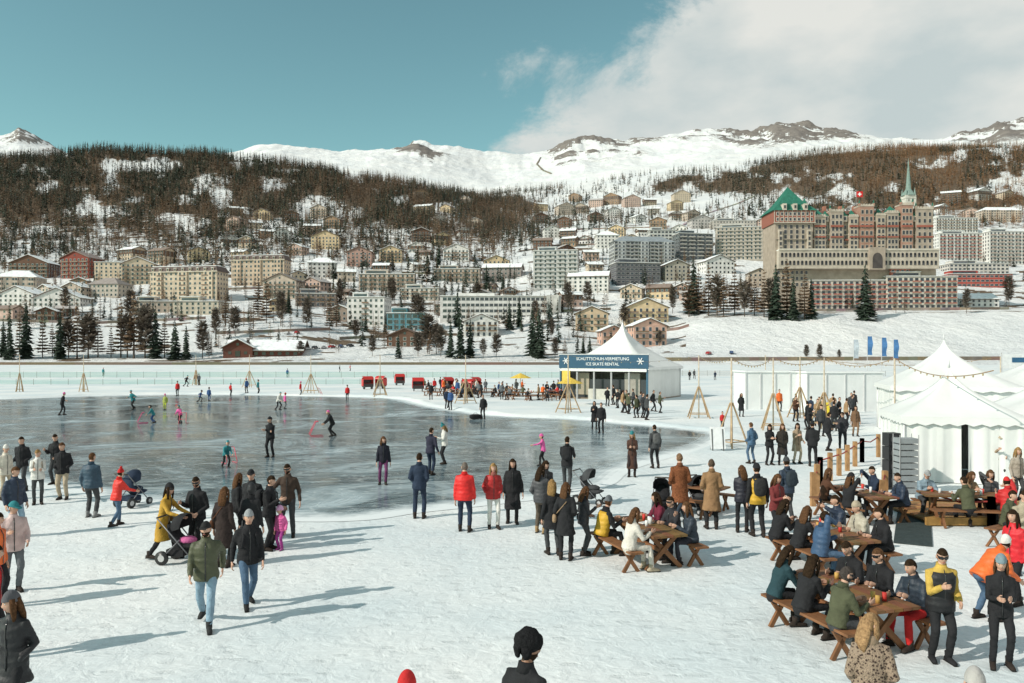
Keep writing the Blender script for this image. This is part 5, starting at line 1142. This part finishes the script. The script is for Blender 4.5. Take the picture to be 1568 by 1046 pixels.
P('woman_in_leopard_coat',1333,1180,20,'pockets',1.7,(.35,.25,.17),BK,f=1,hs='long',hair=(.33,.2,.1),leo=1,long=.5,bulk=1.08,yaw=-.9)
P('man_in_fur_hat',803,1262,40,'pockets',1.80,BK,BK,hat=('fur',(.014,.014,.015)),beard=1,yaw=-.75,pitch=0.,skin=(.3,.16,.1))
P('child_in_red_hat',622,1330,0,'stand',1.7,BK,BK,hat=('beanie',RD)); P('man_standing',1497,1326,0,'stand',1.72,BK,BK,hat=('beanie',(.4,.38,.36)))
r=random.Random(4)
CO=[BK,BK,BK,NV,DG,RD,BR,GY,BU,TN,WH,MR,OR,OL,BK]
CO2=[BK,BK,BK,NV,DG,BR,GY,TN,OL,BK]
for u,v in [(953,632),(962,634),(975,640),(984,640),(990,643),(970,625),(946,625),(1000,630),(1010,632),(940,620),(960,632),(980,634),(930,622),(1063,580),(1056,582),(1095,582)]: P('visitor_standing',u,v,r.uniform(0,360),r.choice(['stand','pockets','hold','stroll','walk']),r.uniform(1.6,1.8),r.choice(CO2),BK)
for i in range(50):
    u=r.uniform(645,862); v=598+ (u-640)*.05+r.uniform(-4,8); fa_=r.uniform(0,360)
    P('visitor_standing' if i%2 else 'visitor_seated',u,v,fa_,r.choice(['stand','pockets','hold']) if i%2 else 'sit',r.uniform(1.55,1.8),r.choice(CO),BK)
    if i%2==0: bench(*gx(u,v),-math.radians(fa_),1.2)
for i in range(14): P('visitor_standing',r.uniform(1215,1315),r.uniform(630,660),r.uniform(0,360),r.choice(['stand','pockets','hold']),1.72,r.choice(CO2),BK)
for u,v in [(1340,612),(1350,608),(1325,606),(1145,600),(690,628),(684,626),(305,590),(300,588),(1548,610),(1560,612)]: P('visitor_standing',u,v,r.uniform(0,360),'stand',1.7,r.choice(CO),BK)

recs=[]
for sp_ in PEOPLE:
    mb,jk,pk=parts(sp_); y=sp_[2]; vs=.018 if y<20 else (.022 if y<30 else (.03 if y<50 else .042))
    o2=[]
    for lst in (jk,pk):
        V,f=join(lst); me=bpy.data.meshes.new('tmp'); me.from_pydata(V.tolist(),[],f); me.update()
        ob=bpy.data.objects.new('tmp',me); C.objects.link(ob); md=ob.modifiers.new('r','REMESH'); md.mode='VOXEL'; md.voxel_size=vs; md.use_smooth_shade=True
        sm=ob.modifiers.new('s','SMOOTH'); sm.factor=.5; sm.iterations=3
        o2.append(ob)
    recs.append((sp_,mb,o2))
dg=bpy.context.evaluated_depsgraph_get(); dg.update()
for sp_,mb,o2 in recs:
    name,x,y,face,pose,h,top,legs,k=sp_
    for i,ob in enumerate(o2):
        ev=ob.evaluated_get(dg); me=ev.to_mesh(); nv=len(me.vertices)
        co=np.zeros(nv*3,np.float32); me.vertices.foreach_get('co',co); li=np.zeros(len(me.loops),np.int32); me.loops.foreach_get('vertex_index',li)
        lt=np.zeros(len(me.polygons),np.int32); me.polygons.foreach_get('loop_total',lt)
        co=co.reshape(-1,3).astype(float)
        if nv: 
            a=fbm(co[:,0]*9+co[:,1]*7+x*3,co[:,2]*13+co[:,1]*5,3,i+2); cen=co.mean(0); dr=np.stack([co[:,0]-cen[0],co[:,1]-cen[1],co[:,2]*0],1); nn_=np.linalg.norm(dr,axis=1)[:,None]+.05
            co=co+dr/nn_*(a*.02)[:,None]
        mt=(5 if k.get('leo') else 4 if k.get('fur') else 1 if k.get('puf') else 0) if i==0 else 0
        mb.raw(co,li,lt,mt,top if i==0 else legs,True); ev.to_mesh_clear()
    mb.build(name,PM,(x,y,0),-math.radians(face),h/1.76)
for _,_,o2 in recs:
    for ob in o2:
        me=ob.data; bpy.data.objects.remove(ob); bpy.data.meshes.remove(me)
mb=MB(); v_,f_=ball((0,0,.17),(.42,.2,.17),.6,SG_hi); mb.add(v_,f_,0,BK,True); v_,f_=tube([(-.15,0,.32),(-.1,0,.42),(.1,0,.42),(.15,0,.32)],[(.015,.015)]*4,6); mb.add(v_,f_,0,DG,True)
x,y=gx(728,642); mb.build('sports_bag',[M_fab],(x,y,0.01),.4)

# ------------------------------------------------------------------ light & sky
EL=math.radians(33); sd=Vector((-.894*math.cos(EL),-.447*math.cos(EL),math.sin(EL)))
sl=bpy.data.lights.new('sun','SUN'); sl.energy=4.15; sl.angle=math.radians(.5); sl.color=(1,.93,.84)
so=bpy.data.objects.new('sun',sl); C.objects.link(so); so.rotation_euler=(-sd).to_track_quat('-Z','Y').to_euler(); so.location=(0,0,60)
w=bpy.data.worlds.new('World'); scene.world=w; w.use_nodes=True; nt=w.node_tree; L=nt.links.new
bg=nt.nodes['Background']; bg.inputs['Strength'].default_value=.1
sk=N(nt,'ShaderNodeTexSky'); sk.sky_type='NISHITA'; sk.sun_disc=False; sk.sun_elevation=EL; sk.sun_rotation=math.radians(243.4); sk.altitude=1800; sk.air_density=1.; sk.dust_density=1.; sk.ozone_density=1.
tint=N(nt,'ShaderNodeVectorMath'); tint.operation='MULTIPLY'; tint.inputs[1].default_value=(1.42,1.82,1.24); L(sk.outputs[0],tint.inputs[0])
tc=N(nt,'ShaderNodeTexCoord'); sx=N(nt,'ShaderNodeSeparateXYZ'); L(tc.outputs['Generated'],sx.inputs[0])
def MA(op,a,b_=None,c_=None):
    q=N(nt,'ShaderNodeMath'); q.operation=op
    for i,z_ in enumerate((a,b_,c_)):
        if z_ is None: continue
        if isinstance(z_,(int,float)): q.inputs[i].default_value=z_
        else: L(z_,q.inputs[i])
    return q.outputs[0]
az=MA('ARCTAN2',sx.outputs[0],sx.outputs[1]); el=MA('ARCSINE',sx.outputs[2])
mp=N(nt,'ShaderNodeMapping'); mp.inputs['Scale'].default_value=(1,1,2.0); L(tc.outputs['Generated'],mp.inputs[0])
n1=N(nt,'ShaderNodeTexNoise'); n1.inputs['Scale'].default_value=4.5; n1.inputs['Detail'].default_value=12; n1.inputs['Roughness'].default_value=.64; n1.inputs['Distortion'].default_value=.35; L(mp.outputs[0],n1.inputs['Vector'])
nn=MA('MULTIPLY',MA('SUBTRACT',n1.outputs['Fac'],.5),3.8)
f1=MA('MULTIPLY',MA('SUBTRACT',az,.04),5.2)
f2=MA('MULTIPLY',MA('MAXIMUM',MA('SUBTRACT',el,.35),0.),-9.)
band=MA('MULTIPLY',MA('MAXIMUM',MA('SUBTRACT',.275,el),0.),9.0)
ff_=MA('ADD',MA('ADD',f1,nn),MA('ADD',f2,band)); ff_=MA('MINIMUM',ff_,MA('ADD',1.5,nn))
cm=N(nt,'ShaderNodeMapRange'); cm.interpolation_type='SMOOTHSTEP'; cm.inputs[1].default_value=.0; cm.inputs[2].default_value=.75; cm.inputs[3].default_value=0; cm.inputs[4].default_value=.95; L(ff_,cm.inputs[0])
n2=N(nt,'ShaderNodeTexNoise'); n2.inputs['Scale'].default_value=6; n2.inputs['Detail'].default_value=8; L(mp.outputs[0],n2.inputs['Vector'])
cc=N(nt,'ShaderNodeValToRGB'); e=cc.color_ramp.elements; e[0].position=.35; e[0].color=(.56,.63,.63,1); e[1].position=.6; e[1].color=(.80,.80,.755,1); L(n2.outputs['Fac'],cc.inputs[0])
cs=N(nt,'ShaderNodeVectorMath'); cs.operation='SCALE'; cs.inputs['Scale'].default_value=10.; L(cc.outputs[0],cs.inputs[0])
mx=N(nt,'ShaderNodeMix'); mx.data_type='RGBA'; L(cm.outputs[0],mx.inputs[0]); L(tint.outputs[0],mx.inputs[6]); L(cs.outputs[0],mx.inputs[7]); L(mx.outputs[2],bg.inputs['Color'])
scene.view_settings.view_transform='Standard'; scene.view_settings.look='None'; scene.view_settings.exposure=0
cam=bpy.data.cameras.new('camera'); co=bpy.data.objects.new('camera',cam); C.objects.link(co); co.location=(0,0,H); co.rotation_euler=(math.pi/2,0,0)
cam.sensor_width=36; cam.lens=F/1568*36; cam.shift_y=(VH-523)/1568; cam.clip_end=20000; cam.clip_start=.1; scene.camera=co
print('objects',len(bpy.data.objects))
